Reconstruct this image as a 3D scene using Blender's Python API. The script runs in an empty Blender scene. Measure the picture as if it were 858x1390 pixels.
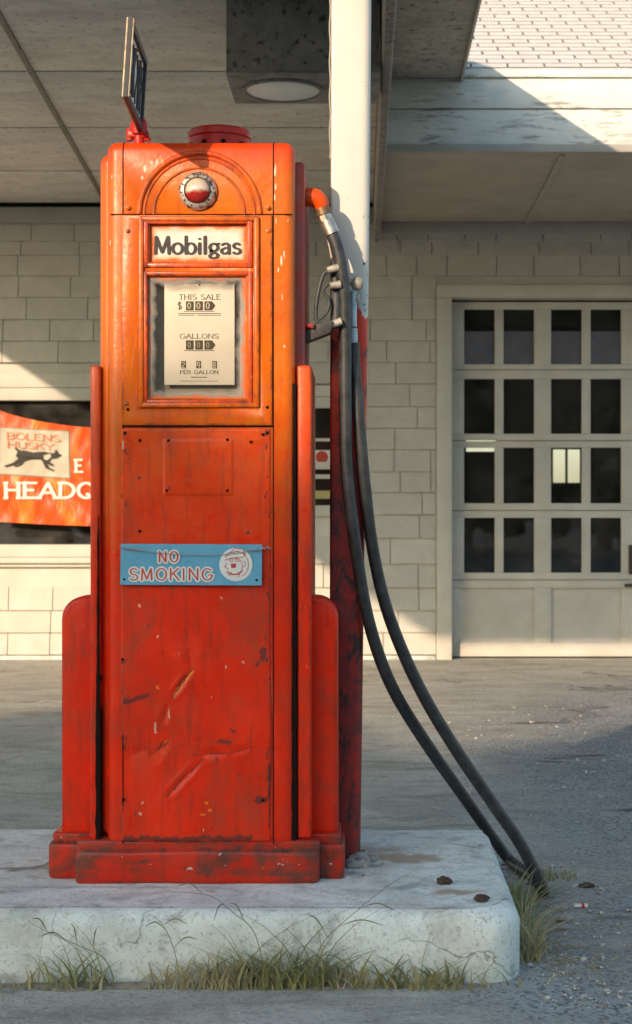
import bpy, bmesh, math, random
from mathutils import Vector, Matrix
random.seed(7)
R = math.radians
C = bpy.context.scene.collection
scene = bpy.context.scene

# ------------------------------------------------------------------ camera
CAMH = 0.99
FPX = 2100.0          # focal length in pixels of the 858 px wide photograph
cam_d = bpy.data.cameras.new('camera')
cam = bpy.data.objects.new('camera', cam_d); C.objects.link(cam)
cam.location = (0, 0, CAMH); cam.rotation_euler = (R(90), 0, 0)
cam_d.sensor_fit = 'HORIZONTAL'; cam_d.sensor_width = 24.0
cam_d.lens = 24.0 * FPX / 858.0
cam_d.shift_x = -(490 - 429) / 858.0
cam_d.shift_y = (697 - 695) / 858.0
cam_d.clip_start = 0.05; cam_d.clip_end = 3000
cam_d.dof.use_dof = True; cam_d.dof.focus_distance = 3.52; cam_d.dof.aperture_fstop = 9.5
scene.camera = cam

# ------------------------------------------------------------------ light
SUN = Vector((-0.55, -1.0, 0.362)).normalized()     # direction towards the sun
world = bpy.data.worlds.new('World'); scene.world = world; world.use_nodes = True
wn = world.node_tree.nodes; wl = world.node_tree.links
for n in list(wn): wn.remove(n)
sky = wn.new('ShaderNodeTexSky'); sky.sky_type = 'NISHITA'; sky.sun_disc = False
sky.sun_elevation = math.asin(SUN.z); sky.sun_rotation = math.atan2(SUN.x, SUN.y)
sky.air_density = 1.2; sky.dust_density = 1.4; sky.ozone_density = 1.0
bg = wn.new('ShaderNodeBackground'); bg.inputs['Strength'].default_value = 0.15
wo = wn.new('ShaderNodeOutputWorld')
tint = wn.new('ShaderNodeMix'); tint.data_type = 'RGBA'; tint.blend_type = 'MULTIPLY'; tint.inputs[0].default_value = 1
tint.inputs[7].default_value = (.90, .985, 1.02, 1)
wl.new(sky.outputs[0], tint.inputs[6]); wl.new(tint.outputs[2], bg.inputs['Color']); wl.new(bg.outputs[0], wo.inputs['Surface'])
sd = bpy.data.lights.new('sun', 'SUN'); sd.energy = 2.75; sd.angle = R(0.6); sd.color = (1.0, 0.74, 0.52)
so = bpy.data.objects.new('sun', sd); C.objects.link(so)
so.rotation_euler = SUN.to_track_quat('Z', 'Y').to_euler()
vs = scene.view_settings
vs.view_transform = 'Standard'; vs.look = 'None'; vs.gamma = 1; vs.use_curve_mapping = False
vs.exposure = 0.90
try:
    scene.cycles.max_bounces = 8; scene.cycles.diffuse_bounces = 4; scene.cycles.transparent_max_bounces = 12
    scene.cycles.caustics_reflective = False; scene.cycles.caustics_refractive = False
except Exception: pass

def PX(x, y, Y):      # where the photograph's point lies at the real distance Y
    return Vector(((x - 490) / FPX * Y, Y, CAMH + (697 - y) / FPX * Y))

# ------------------------------------------------------------------ materials
MATS = {}
class NT:
    def __init__(s, name):
        s.m = bpy.data.materials.new(name); s.m.use_nodes = True
        s.n = s.m.node_tree.nodes; s.l = s.m.node_tree.links
        s.b = s.n['Principled BSDF']; s.out = s.n['Material Output']
        s.co = s.n.new('ShaderNodeTexCoord').outputs['Object']
        MATS[name] = s.m
    def lk(s, a, b): s.l.new(a, b)
    def put(s, sock, v):
        if hasattr(v, 'is_linked') or isinstance(v, bpy.types.NodeSocket): s.l.new(v, sock)
        else: sock.default_value = v
    def mapping(s, scale, loc=(0, 0, 0), rot=(0, 0, 0)):
        m = s.n.new('ShaderNodeMapping'); m.inputs['Scale'].default_value = scale
        m.inputs['Location'].default_value = loc; m.inputs['Rotation'].default_value = rot
        s.lk(s.co, m.inputs['Vector']); return m.outputs[0]
    def noise(s, scale, detail=4, rough=0.55, vec=None, dist=0.0):
        t = s.n.new('ShaderNodeTexNoise'); t.inputs['Scale'].default_value = scale
        t.inputs['Detail'].default_value = detail; t.inputs['Roughness'].default_value = rough
        t.inputs['Distortion'].default_value = dist
        s.lk(vec if vec is not None else s.co, t.inputs['Vector']); return t.outputs['Fac']
    def voronoi(s, scale, feature='F1', vec=None):
        t = s.n.new('ShaderNodeTexVoronoi'); t.inputs['Scale'].default_value = scale; t.feature = feature
        s.lk(vec if vec is not None else s.co, t.inputs['Vector']); return t.outputs['Distance']
    def rng(s, v, a, b, c=0.0, d=1.0):
        m = s.n.new('ShaderNodeMapRange'); s.put(m.inputs['Value'], v)
        for k, x in (('From Min', a), ('From Max', b), ('To Min', c), ('To Max', d)): m.inputs[k].default_value = x
        return m.outputs[0]
    def math(s, op, a, b=0.0):
        m = s.n.new('ShaderNodeMath'); m.operation = op; s.put(m.inputs[0], a); s.put(m.inputs[1], b); return m.outputs[0]
    def mix(s, f, a, b):
        m = s.n.new('ShaderNodeMix'); m.data_type = 'RGBA'
        s.put(m.inputs[0], f)
        s.put(m.inputs[6], tuple(a) + (1,) if isinstance(a, (tuple, list)) and len(a) == 3 else a)
        s.put(m.inputs[7], tuple(b) + (1,) if isinstance(b, (tuple, list)) and len(b) == 3 else b)
        return m.outputs[2]
    def attr(s, name):
        a = s.n.new('ShaderNodeAttribute'); a.attribute_name = name; return a.outputs['Fac']
    def xyz(s):
        p = s.n.new('ShaderNodeSeparateXYZ'); s.lk(s.co, p.inputs[0]); return p.outputs
    def bump(s, h, strength=0.3, dist=0.01, prev=None):
        b = s.n.new('ShaderNodeBump'); b.inputs['Strength'].default_value = strength
        b.inputs['Distance'].default_value = dist; s.lk(h, b.inputs['Height'])
        if prev is not None: s.lk(prev, b.inputs['Normal'])
        return b.outputs[0]
    def fin(s, col=None, rough=None, metal=None, normal=None, spec=None):
        if col is not None: s.put(s.b.inputs['Base Color'], tuple(col) + (1,) if isinstance(col, (tuple, list)) and len(col) == 3 else col)
        if rough is not None: s.put(s.b.inputs['Roughness'], rough)
        if metal is not None: s.put(s.b.inputs['Metallic'], metal)
        if normal is not None: s.lk(normal, s.b.inputs['Normal'])
        if spec is not None: s.b.inputs['Specular IOR Level'].default_value = spec
        return s.m

def pump_paint(name, red, orange, sun_tone=True, grime=0.5, shade_purple=0.0):
    t = NT(name)
    big = t.noise(5, 5, .6); mid = t.noise(22, 6, .65, dist=.4); fine = t.noise(160, 3)
    streak = t.noise(9, 5, .6, vec=t.mapping((6, 6, .7)))
    col = t.mix(t.rng(big, .35, .65), red, tuple(c * .80 for c in red))
    if sun_tone:  # sunlit orange of the upper pump put into the enamel by height
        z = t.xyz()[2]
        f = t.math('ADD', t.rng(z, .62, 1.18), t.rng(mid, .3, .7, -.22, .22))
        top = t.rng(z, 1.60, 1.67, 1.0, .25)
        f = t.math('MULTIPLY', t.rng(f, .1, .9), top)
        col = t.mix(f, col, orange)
    # chalky pinkish wear and dark dirt in streaks
    col = t.mix(t.math('MULTIPLY', t.rng(t.noise(7, 6, .7, dist=.8), .56, .72), .32), col, (.34, .07, .045))
    col = t.mix(t.math('MULTIPLY', t.rng(streak, .51, .68), grime * .55), col, (.15, .035, .02))
    if shade_purple: col = t.mix(t.math('MULTIPLY', t.rng(t.noise(14, 6, .7, vec=t.mapping((3, 1, .5))), .42, .6), shade_purple), col, (.19, .085, .10))
    chips = t.rng(t.noise(40, 7, .74, dist=.6), .69, .71)
    col = t.mix(chips, col, (.03, .02, .018))
    wchips = t.math('MULTIPLY', t.rng(t.noise(60, 3, .6, vec=t.mapping((1, 1, .28), loc=(3, 1, 7))), .735, .75), .9)
    col = t.mix(wchips, col, (.62, .50, .40))
    bv = t.n.new('ShaderNodeBevel'); bv.samples = 6; bv.inputs['Radius'].default_value = .010
    ge = t.n.new('ShaderNodeNewGeometry'); dt = t.n.new('ShaderNodeVectorMath'); dt.operation = 'DOT_PRODUCT'
    t.lk(bv.outputs[0], dt.inputs[0]); t.lk(ge.outputs['Normal'], dt.inputs[1])
    edge = t.rng(dt.outputs['Value'], .999, .95)
    en = t.noise(24, 7, .75, vec=t.mapping((1, 1, .5)), dist=.6)
    col = t.mix(t.math('MULTIPLY', t.math('MULTIPLY', edge, t.rng(en, .42, .56)), .85 if grime > .4 else .5), col, (.11, .035, .025))
    col = t.mix(t.math('MULTIPLY', edge, t.rng(en, .55, .58)), col, (.035, .022, .02))
    smear = t.noise(4.5, 6, .7, vec=t.mapping((1.6, 1, .8), loc=(5, 2, 1)), dist=1.0)
    col = t.mix(t.math('MULTIPLY', t.rng(smear, .50, .66), .38 * grime / .5), col, (.36, .055, .025))
    col = t.mix(t.attr('bright'), col, (.86, .22, .02))
    col = t.mix(t.attr('pale'), col, (.75, .62, .50))
    col = t.mix(t.math('MULTIPLY', t.attr('wear'), .92), col, (.045, .026, .02))
    h = t.math('ADD', t.math('ADD', t.math('MULTIPLY', mid, .8), t.math('MULTIPLY', t.noise(58, 4, .6, dist=.6), .45)), t.math('MULTIPLY', fine, .10))
    h = t.math('SUBTRACT', h, t.math('MULTIPLY', chips, .4))
    n = t.bump(h, .26, .0055)
    rough = t.math('ADD', t.rng(mid, .3, .7, .24, .46), t.math('MULTIPLY', t.attr('wear'), .4))
    t.fin(col, rough, 0, n, .30)
    return t.m

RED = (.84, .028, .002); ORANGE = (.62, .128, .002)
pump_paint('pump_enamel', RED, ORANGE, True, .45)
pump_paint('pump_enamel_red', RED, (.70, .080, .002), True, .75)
pump_paint('pump_enamel_shaded', (.40, .022, .012), (.45, .05, .02), True, .75, .75)  # darker purplish copy, shade of the side face put into the colour
pump_paint('pump_enamel_base', (.62, .024, .006), ORANGE, False, .9)
def dirty_base():
    t_ = NT.__new__(NT); t_.m = MATS['pump_enamel_base']; t_.n = t_.m.node_tree.nodes; t_.l = t_.m.node_tree.links; t_.b = t_.n['Principled BSDF']
    t_.co = t_.n.new('ShaderNodeTexCoord').outputs['Object']
    old = t_.b.inputs['Base Color'].links[0].from_socket
    d = t_.math('ADD', t_.noise(7, 7, .7, vec=t_.mapping((.8, 1, 2.2)), dist=.7), t_.rng(t_.noise(30, 5, .7), .3, .7, -.08, .08))
    c = t_.mix(t_.math('MULTIPLY', t_.rng(d, .47, .62), .85), old, (.085, .045, .032))
    c = t_.mix(t_.rng(t_.noise(52, 3, .6, vec=t_.mapping((.8, 1, 1.3), loc=(0, 3, 2))), .70, .715), c, (.5, .44, .38))
    t_.put(t_.b.inputs['Base Color'], c)
dirty_base()
pump_paint('cap_red', (.50, .016, .010), ORANGE, False, .3)

def simple(name, col, rough=.5, metal=0, nscale=None, namt=.25, bstr=.2, bdist=.003, spec=.5):
    t = NT(name)
    c = tuple(col)
    if nscale:
        f = t.noise(nscale, 5, .6)
        cc = t.mix(t.rng(f, .3, .7), tuple(x * (1 - namt) for x in c), tuple(min(1, x * (1 + namt)) for x in c))
        return t.fin(cc, rough, metal, t.bump(f, bstr, bdist), spec)
    return t.fin(c, rough, metal, None, spec)
simple('flake', (.62, .52, .38), .7)
simple('grime', (.014, .009, .008), 1.0, 0, None, .25, .2, .003, .08)
simple('shingle_edge', (.30, .285, .26), .9)
simple('pale_backing', (.85, .85, .82), .9, 0, 8, .1)
simple('box_underside', (.20, .19, .165), .85, 0, 14, .45, .3, .004)
simple('iron', (.05, .045, .042), .6, .3, 80, .4)
simple('aluminium', (.50, .45, .38), .38, .85, 60, .35)
simple('cast_aluminium', (.42, .38, .31), .55, .3, 60, .35)
simple('grey_cast', (.045, .05, .053), .55, .15, 60, .35)
simple('blue_coupling', (.42, .52, .56), .45, .2, 60, .25)
simple('brass_brown', (.22, .13, .07), .5, .6, 70, .35)
simple('rubber', (.030, .032, .034), .5, 0, 34, .6, .35, .002)
simple('sign_ink', (.035, .03, .028), .7)
simple('dial_ink', (.07, .06, .045), .8)
simple('cream_ink', (.62, .55, .42), .8)
simple('banner_white', (.80, .76, .68), .8)
simple('banner_label', (.50, .47, .38), .8, 0, 12, .12)
simple('label_border', (.25, .2, .12), .8)
simple('banner_orange_ink', (.75, .16, .03), .8)
simple('dog_dark', (.045, .04, .035), .8)
simple('enamel_white', (.74, .74, .70), .4, 0, 50, .08)
simple('enamel_red', (.55, .06, .04), .4)
simple('wire', (.42, .40, .37), .45, .5)
simple('sign_edge', (.50, .40, .25), .6, 0, 60, .4)
simple('sign_black', (.03, .03, .03), .6)
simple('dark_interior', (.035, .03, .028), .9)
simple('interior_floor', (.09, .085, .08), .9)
simple('lamp_lens', (.66, .69, .66), .35, 0, 9, .12)
simple('brown_clod', (.07, .045, .03), .95, 0, 60, .5, .8, .01)
simple('soil_dust', (.22, .19, .145), .95, 0, 60, .45, .8, .006)
simple('pebble', (.30, .28, .25), .9, 0, 40, .35, .6, .01)
simple('litter_white', (.75, .75, .72), .6)
simple('litter_red', (.6, .04, .03), .6)
simple('bark', (.10, .075, .055), .9, 0, 12, .4, .8, .02)
simple('yellow_label', (.42, .38, .16), .7)
simple('sticker_red', (.50, .05, .03), .6)

# white enamel "NO SMOKING" sign blue
t = NT('sign_blue')
f = t.noise(25, 6, .7)
t.fin(t.mix(t.rng(f, .35, .7), (.085, .33, .50), (.15, .40, .55)), t.rng(f, .3, .7, .3, .5), 0, t.bump(f, .12, .003))

# dial plate and dusty recess
t = NT('dial_cream')
t.fin(t.mix(t.rng(t.noise(12, 6, .6), .4, .8), (.92, .89, .80), (.82, .78, .67)), .6)
t = NT('recess_grey')
t.fin(t.mix(t.rng(t.noise(14, 6, .6), .3, .7), (.20, .19, .17), (.40, .37, .31)), .8)

# glass with paint overspray that creeps in from the edges (edge mask is a vertex attribute)
def dirty_glass(name, opaque):
    t = NT(name)
    e = t.math('ADD', t.attr('edge'), t.rng(t.noise(26, 5, .6), .3, .7, -.22, .22))
    spray = t.rng(e, .55, .85)
    if opaque:
        col = t.mix(t.rng(t.noise(20, 5), .4, .7), (.76, .66, .57), (.68, .55, .46))
        col = t.mix(t.rng(e, .12, .70), col, (.80, .36, .20))
        col = t.mix(spray, col, (.66, .11, .015))
        t.fin(col, .22, 0, t.bump(t.noise(120, 3), .05, .002))
    else:
        gl = t.n.new('ShaderNodeBsdfGlossy'); gl.inputs['Roughness'].default_value = .06; gl.inputs['Color'].default_value = (1, 1, 1, 1)
        tr = t.n.new('ShaderNodeBsdfTransparent'); tr.inputs['Color'].default_value = (.93, .92, .88, 1)
        fr = t.n.new('ShaderNodeFresnel'); fr.inputs['IOR'].default_value = 1.5
        m1 = t.n.new('ShaderNodeMixShader'); t.lk(fr.outputs[0], m1.inputs[0]); t.lk(tr.outputs[0], m1.inputs[1]); t.lk(gl.outputs[0], m1.inputs[2])
        dirt = t.rng(e, .20, .62, .03, .50)
        col = t.mix(spray, (.46, .43, .37), (.62, .12, .02))
        t.fin(col, .5)
        m2 = t.n.new('ShaderNodeMixShader')
        t.lk(t.math('MAXIMUM', t.math('MULTIPLY', spray, .92), dirt), m2.inputs[0])
        t.lk(m1.outputs[0], m2.inputs[1]); t.lk(t.b.outputs[0], m2.inputs[2]); t.lk(m2.outputs[0], t.out.inputs['Surface'])
dirty_glass('milk_glass', True); dirty_glass('dial_glass', False)

def window_glass(name, tint=(.80, .79, .83)):
    t = NT(name); t.n.remove(t.b)
    gl = t.n.new('ShaderNodeBsdfGlossy'); gl.inputs['Roughness'].default_value = .015; gl.inputs['Color'].default_value = (.62, .65, .68, 1)
    tr = t.n.new('ShaderNodeBsdfTransparent'); tr.inputs['Color'].default_value = tint + (1,)
    fr = t.n.new('ShaderNodeFresnel'); fr.inputs['IOR'].default_value = 1.5
    bm_ = t.bump(t.noise(3, 2), .03, .02); t.lk(bm_, gl.inputs['Normal'])
    m = t.n.new('ShaderNodeMixShader'); t.lk(fr.outputs[0], m.inputs[0]); t.lk(tr.outputs[0], m.inputs[1]); t.lk(gl.outputs[0], m.inputs[2])
    du = t.n.new('ShaderNodeBsdfDiffuse'); du.inputs['Color'].default_value = (.40, .38, .34, 1)
    m3 = t.n.new('ShaderNodeMixShader'); t.lk(t.rng(t.noise(6, 6, .7), .35, .75, .015, .11), m3.inputs[0])
    t.lk(m.outputs[0], m3.inputs[1]); t.lk(du.outputs[0], m3.inputs[2])
    t.lk(m3.outputs[0], t.out.inputs['Surface'])
window_glass('window_glass')

# red glass jewel, a pale reflection painted into its upper half
t = NT('jewel'); t.fin(t.mix(t.rng(t.math('ADD', t.xyz()[2], t.rng(t.noise(60, 3), .3, .7, -.004, .004)), 1.560, 1.568), (.36, .02, .012), (.62, .50, .38)), .12, .15)
t = NT('chrome_ring')
t.fin(t.mix(t.rng(t.noise(70, 4, .7), .50, .60), (.55, .50, .42), (.06, .05, .045)), .35, .6, t.bump(t.noise(70, 4), .3, .003))

# wall shingles, painted
def wall_paint(name, c1, c2, s=9):
    t = NT(name)
    a = t.noise(s, 6, .6); b_ = t.noise(70, 4, .6, vec=t.mapping((.35, .35, 2.2)))
    col = t.mix(t.rng(a, .3, .7), c1, c2)
    gi = t.n.new('ShaderNodeNewGeometry')
    col = t.mix(t.math('MULTIPLY', gi.outputs['Random Per Island'], .20 if name == 'shingle_paint' else 0.0), col, tuple(x * .62 for x in c1))
    col = t.mix(t.math('MULTIPLY', t.rng(t.noise(2.2, 5, .6), .45, .75), .35), col, tuple(x * .72 for x in c1))
    return t.fin(col, .8, 0, t.bump(t.math('ADD', a, b_), .25, .006))
wall_paint('shingle_paint', (.52, .495, .44), (.62, .595, .53))
wall_paint('door_paint', (.52, .50, .44), (.61, .59, .53), 6)
wall_paint('trim_paint', (.54, .52, .455), (.62, .60, .53), 5)
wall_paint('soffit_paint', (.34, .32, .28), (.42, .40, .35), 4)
t = NT('ceiling_board')
a = t.noise(3.2, 6, .62, vec=t.mapping((1, 2.2, 1)), dist=.5); b_ = t.noise(26, 5, .7)
col = t.mix(t.rng(a, .3, .7), (.50, .48, .435), (.72, .70, .64))
col = t.mix(t.math('MULTIPLY', t.rng(b_, .56, .66), .55), col, (.10, .09, .075))
t.fin(col, .85, 0, t.bump(b_, .2, .004))
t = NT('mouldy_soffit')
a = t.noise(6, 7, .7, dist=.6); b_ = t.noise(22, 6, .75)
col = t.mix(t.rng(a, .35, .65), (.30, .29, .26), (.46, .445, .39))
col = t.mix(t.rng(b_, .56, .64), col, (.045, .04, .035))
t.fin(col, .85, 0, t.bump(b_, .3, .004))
t = NT('rusty_tin')
a = t.noise(9, 7, .7, dist=.5)
col = t.mix(t.rng(a, .35, .65), (.15, .145, .13), (.25, .235, .205))
col = t.mix(t.rng(t.noise(30, 6, .75), .55, .63), col, (.035, .025, .02))
t.fin(col, .7, 0, t.bump(a, .2, .004))
# peeling white-blue fascia
t = NT('fascia_paint')
a = t.noise(16, 8, .75, vec=t.mapping((.30, 1, 2.4)), dist=.7)
b_ = t.noise(3, 4, .6)
col = t.mix(t.rng(t.noise(5, 5, .6), .3, .7), (.62, .64, .60), (.76, .75, .68))
k = t.math('MULTIPLY', t.rng(a, .52, .60), t.rng(b_, .42, .54))
col = t.mix(t.math('MULTIPLY', t.rng(t.noise(7, 6, .7, vec=t.mapping((.35, 1, 1.5))), .45, .62), .5), col, (.42, .45, .43))
col = t.mix(t.math('MULTIPLY', k, .7), col, (.15, .16, .155))
t.fin(col, .75, 0, t.bump(a, .3, .006))
t = NT('roof_white')
a = t.noise(14, 5, .6)
t.fin(t.mix(t.rng(a, .3, .7), (.56, .53, .48), (.64, .61, .56)), .85, 0, t.bump(t.noise(90, 3), .3, .004))

# post: white enamel above, red below, rust breaking through near the border
t = NT('post_paint')
x, y, z = t.xyz()[0], t.xyz()[1], t.xyz()[2]
edge = t.math('ADD', z, t.math('ADD', t.rng(t.noise(38, 5, .7), .25, .75, -.03, .03), t.rng(x, -.05, .05, -.03, .02)))
isred = t.rng(edge, 1.478, 1.485, 1.0, 0.0)
white = t.mix(t.rng(t.noise(5, 5), .3, .7), (.58, .56, .49), (.66, .64, .57))
near = t.math('MULTIPLY', t.rng(z, 1.45, 1.85, 1, 0), t.rng(x, -.03, .045, .01, .095))
white = t.mix(t.rng(t.math('ADD', t.noise(75, 4, .7), near), .685, .70), white, (.06, .03, .02))
white = t.mix(t.rng(t.math('ADD', t.noise(20, 5, .6, vec=t.mapping((1, 1, .35))), t.rng(x, -.050, -.040, .35, 0)), .72, .78), white, (.28, .14, .07))
redc = t.mix(t.rng(t.noise(18, 6, .7), .35, .6), (.42, .02, .012), (.16, .018, .016))
redc = t.mix(t.rng(t.noise(26, 7, .75, vec=t.mapping((1, 1, .5)), dist=.5), .50, .58), redc, (.035, .018, .018))
redc = t.mix(t.math('MULTIPLY', t.rng(z, 1.06, 1.2), t.rng(t.noise(14, 5, .6), .44, .50)), redc, (.65, .035, .008))  # brighter red patches higher up, sunlight on the post painted in
t.fin(t.mix(isred, white, redc), t.rng(t.noise(18, 5), .3, .7, .3, .55), 0, t.bump(t.noise(40, 6, .7), .3, .003))

# island concrete with old white paint
t = NT('island_concrete')
a = t.noise(5, 7, .65, dist=.3); b_ = t.noise(45, 5, .7); s_ = t.noise(7, 7, .72, vec=t.mapping((.8, 1.3, 1)), dist=.9)
col = t.mix(t.rng(a, .3, .7), (.56, .60, .555), (.84, .885, .83))
col = t.mix(t.math('MULTIPLY', t.rng(s_, .50, .62), .55), col, (.36, .38, .35))
col = t.mix(t.math('MULTIPLY', t.rng(t.noise(2.3, 6, .7, vec=t.mapping((1, 1, 1), loc=(9, 2, 0)), dist=.8), .52, .64), .45), col, (.40, .34, .25))
col = t.mix(t.math('MULTIPLY', t.rng(t.noise(13, 7, .75, dist=.4), .55, .64), .6), col, (.25, .25, .22))
col = t.mix(t.math('MULTIPLY', t.rng(b_, .60, .70), .5), col, (.20, .19, .17))
ck = t.n.new('ShaderNodeTexVoronoi'); ck.feature = 'DISTANCE_TO_EDGE'; ck.inputs['Scale'].default_value = 1.7
ckn = t.n.new('ShaderNodeTexNoise'); ckn.inputs['Scale'].default_value = 5; ckn.inputs['Detail'].default_value = 7; t.lk(t.co, ckn.inputs['Vector'])
cka = t.n.new('ShaderNodeVectorMath'); cka.operation = 'MULTIPLY_ADD'; cka.inputs[1].default_value = (.35, .35, .35); t.lk(ckn.outputs['Color'], cka.inputs[0]); t.lk(t.co, cka.inputs[2]); t.lk(cka.outputs[0], ck.inputs['Vector'])
ckm = t.math('MULTIPLY', t.rng(ck.outputs['Distance'], .0012, .005, 1, 0), t.rng(t.noise(2.6, 4, .6), .46, .56))
col = t.mix(t.math('MULTIPLY', ckm, .75), col, (.12, .12, .105))
col = t.mix(t.math('MULTIPLY', t.rng(t.noise(120, 3, .7), .57, .64), .6), col, (.30, .30, .28))
col = t.mix(t.attr('rust'), col, (.36, .24, .14))
col = t.mix(t.attr('wear'), col, (.17, .16, .14))
t.fin(col, .85, 0, t.bump(t.math('ADD', a, t.math('MULTIPLY', b_, .5)), .5, .012))

# forecourt ground: pale worn concrete by the pump, darker gravelly asphalt to the right
t = NT('forecourt_ground')
X, Y, Z = t.xyz()
wob = t.rng(t.noise(.9, 5, .65), .25, .75, -.75, .75)
bx = t.math('ADD', X, wob)
asp = t.math('MULTIPLY', t.rng(t.math('SUBTRACT', bx, t.rng(Y, 4.0, 9.5, 0.25, .75)), -.15, .45), .92)
nearwall = t.rng(t.math('ADD', Y, wob), 8.0, 9.6)
asp = t.math('MULTIPLY', asp, t.rng(nearwall, 0, 1, 1, 0))
conc = t.mix(t.rng(t.noise(2.4, 6, .65), .3, .7), (.47, .47, .41), (.68, .665, .58))
conc = t.mix(t.math('MULTIPLY', t.rng(t.noise(5, 7, .7, vec=t.mapping((.4, 1.6, 1)), dist=.8), .52, .68), .6), conc, (.20, .19, .17))
conc = t.mix(t.rng(t.noise(90, 4, .7), .63, .70), conc, (.66, .65, .6))
pit = t.noise(45, 5, .75)
vd = t.n.new('ShaderNodeTexVoronoi'); vd.inputs['Scale'].default_value = 95; t.lk(t.co, vd.inputs['Vector'])
sp2 = t.n.new('ShaderNodeSeparateColor'); t.lk(vd.outputs['Color'], sp2.inputs[0])
conc = t.mix(t.math('MULTIPLY', t.rng(sp2.outputs[0], .6, 1.0), .40), conc, (.22, .21, .18))
conc = t.mix(t.math('MULTIPLY', t.rng(t.noise(3.4, 7, .7, vec=t.mapping((.7, 1.1, 1), loc=(4, 4, 0)), dist=1.2), .50, .62), .45), conc, (.26, .22, .165))
conc = t.mix(t.rng(pit, .61, .68), conc, (.15, .14, .125))
stones = t.voronoi(75); st2 = t.noise(110, 3, .7)
aspc = t.mix(t.rng(st2, .35, .65), (.07, .082, .092), (.40, .43, .45))
aspc = t.mix(t.rng(t.noise(1.8, 6, .65), .42, .64), aspc, (.42, .44, .44))
vc = t.n.new('ShaderNodeTexVoronoi'); vc.inputs['Scale'].default_value = 120; t.lk(t.co, vc.inputs['Vector'])
sep = t.n.new('ShaderNodeSeparateColor'); t.lk(vc.outputs['Color'], sep.inputs[0])
aspc = t.mix(t.math('MULTIPLY', t.rng(sep.outputs[0], .55, 1.0), .75), aspc, (.48, .50, .50))
aspc = t.mix(t.math('MULTIPLY', t.rng(sep.outputs[1], .70, .85), .75), aspc, (.05, .055, .06))
aspc = t.mix(t.math('MULTIPLY', t.rng(stones, .26, .16), t.rng(t.noise(12, 3), .42, .60)), aspc, (.62, .62, .58))
aspc = t.mix(t.rng(t.noise(1.3, 4, .6, vec=t.mapping((.6, 2.5, 1), loc=(2.1, .4, 0))), .62, .66), aspc, (.05, .05, .052))
col = t.mix(asp, conc, aspc)
# crack and dust line in front of the building
cr = t.n.new('ShaderNodeTexVoronoi'); cr.feature = 'DISTANCE_TO_EDGE'; cr.inputs['Scale'].default_value = .42
wv = t.n.new('ShaderNodeVectorMath'); wv.operation = 'ADD'
nz = t.n.new('ShaderNodeTexNoise'); nz.inputs['Scale'].default_value = 2.2; nz.inputs['Detail'].default_value = 6; t.lk(t.co, nz.inputs['Vector'])
sc_ = t.n.new('ShaderNodeVectorMath'); sc_.operation = 'SCALE'; sc_.inputs['Scale'].default_value = .9
t.lk(nz.outputs['Color'], sc_.inputs[0]); t.lk(t.co, wv.inputs[0]); t.lk(sc_.outputs[0], wv.inputs[1]); t.lk(wv.outputs[0], cr.inputs['Vector'])
crack = t.math('MULTIPLY', t.rng(cr.outputs['Distance'], .003, .014, 1, 0), t.rng(t.noise(1.7, 4, .6), .45, .6))
col = t.mix(t.math('MULTIPLY', crack, .55), col, (.09, .085, .075))
hh = t.math('ADD', t.math('MULTIPLY', st2, .8), t.math('MULTIPLY', pit, .8))
hh = t.math('SUBTRACT', t.math('ADD', hh, t.noise(7, 5, .6)), t.math('MULTIPLY', crack, 1.2))
t.fin(col, .9, 0, t.bump(hh, .9, .022))

# banner cloth, yellowish fold highlights put into the colour
t = NT('banner_cloth')
a = t.noise(3.0, 5, .6, vec=t.mapping((3.0, 1, 1.2), rot=(0, R(38), 0)), dist=.8)
col = t.mix(t.rng(a, .52, .70), (.68, .075, .004), (.74, .24, .012))
t.fin(col, .42, 0, t.bump(a, .6, .03))
# leaves and grass
def leafmat(name, a, b):
    t = NT(name)
    oi = t.n.new('ShaderNodeNewGeometry')
    t.fin(t.mix(oi.outputs['Random Per Island'], a, b), .6)
    tr = t.n.new('ShaderNodeBsdfTranslucent'); tr.inputs['Color'].default_value = tuple(x * 1.2 for x in b) + (1,)
    m = t.n.new('ShaderNodeMixShader'); m.inputs[0].default_value = .25
    t.lk(t.b.outputs[0], m.inputs[1]); t.lk(tr.outputs[0], m.inputs[2]); t.lk(m.outputs[0], t.out.inputs['Surface'])
t = NT('gravel_mix'); gi_ = t.n.new('ShaderNodeNewGeometry')
t.fin(t.mix(gi_.outputs['Random Per Island'], (.12, .115, .10), (.62, .60, .55)), .9)
leafmat('leaves', (.035, .06, .02), (.07, .10, .03))
leafmat('grass_green', (.06, .10, .03), (.34, .31, .14))
leafmat('grass_dry', (.30, .25, .13), (.46, .40, .22))
M = MATS

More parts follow.
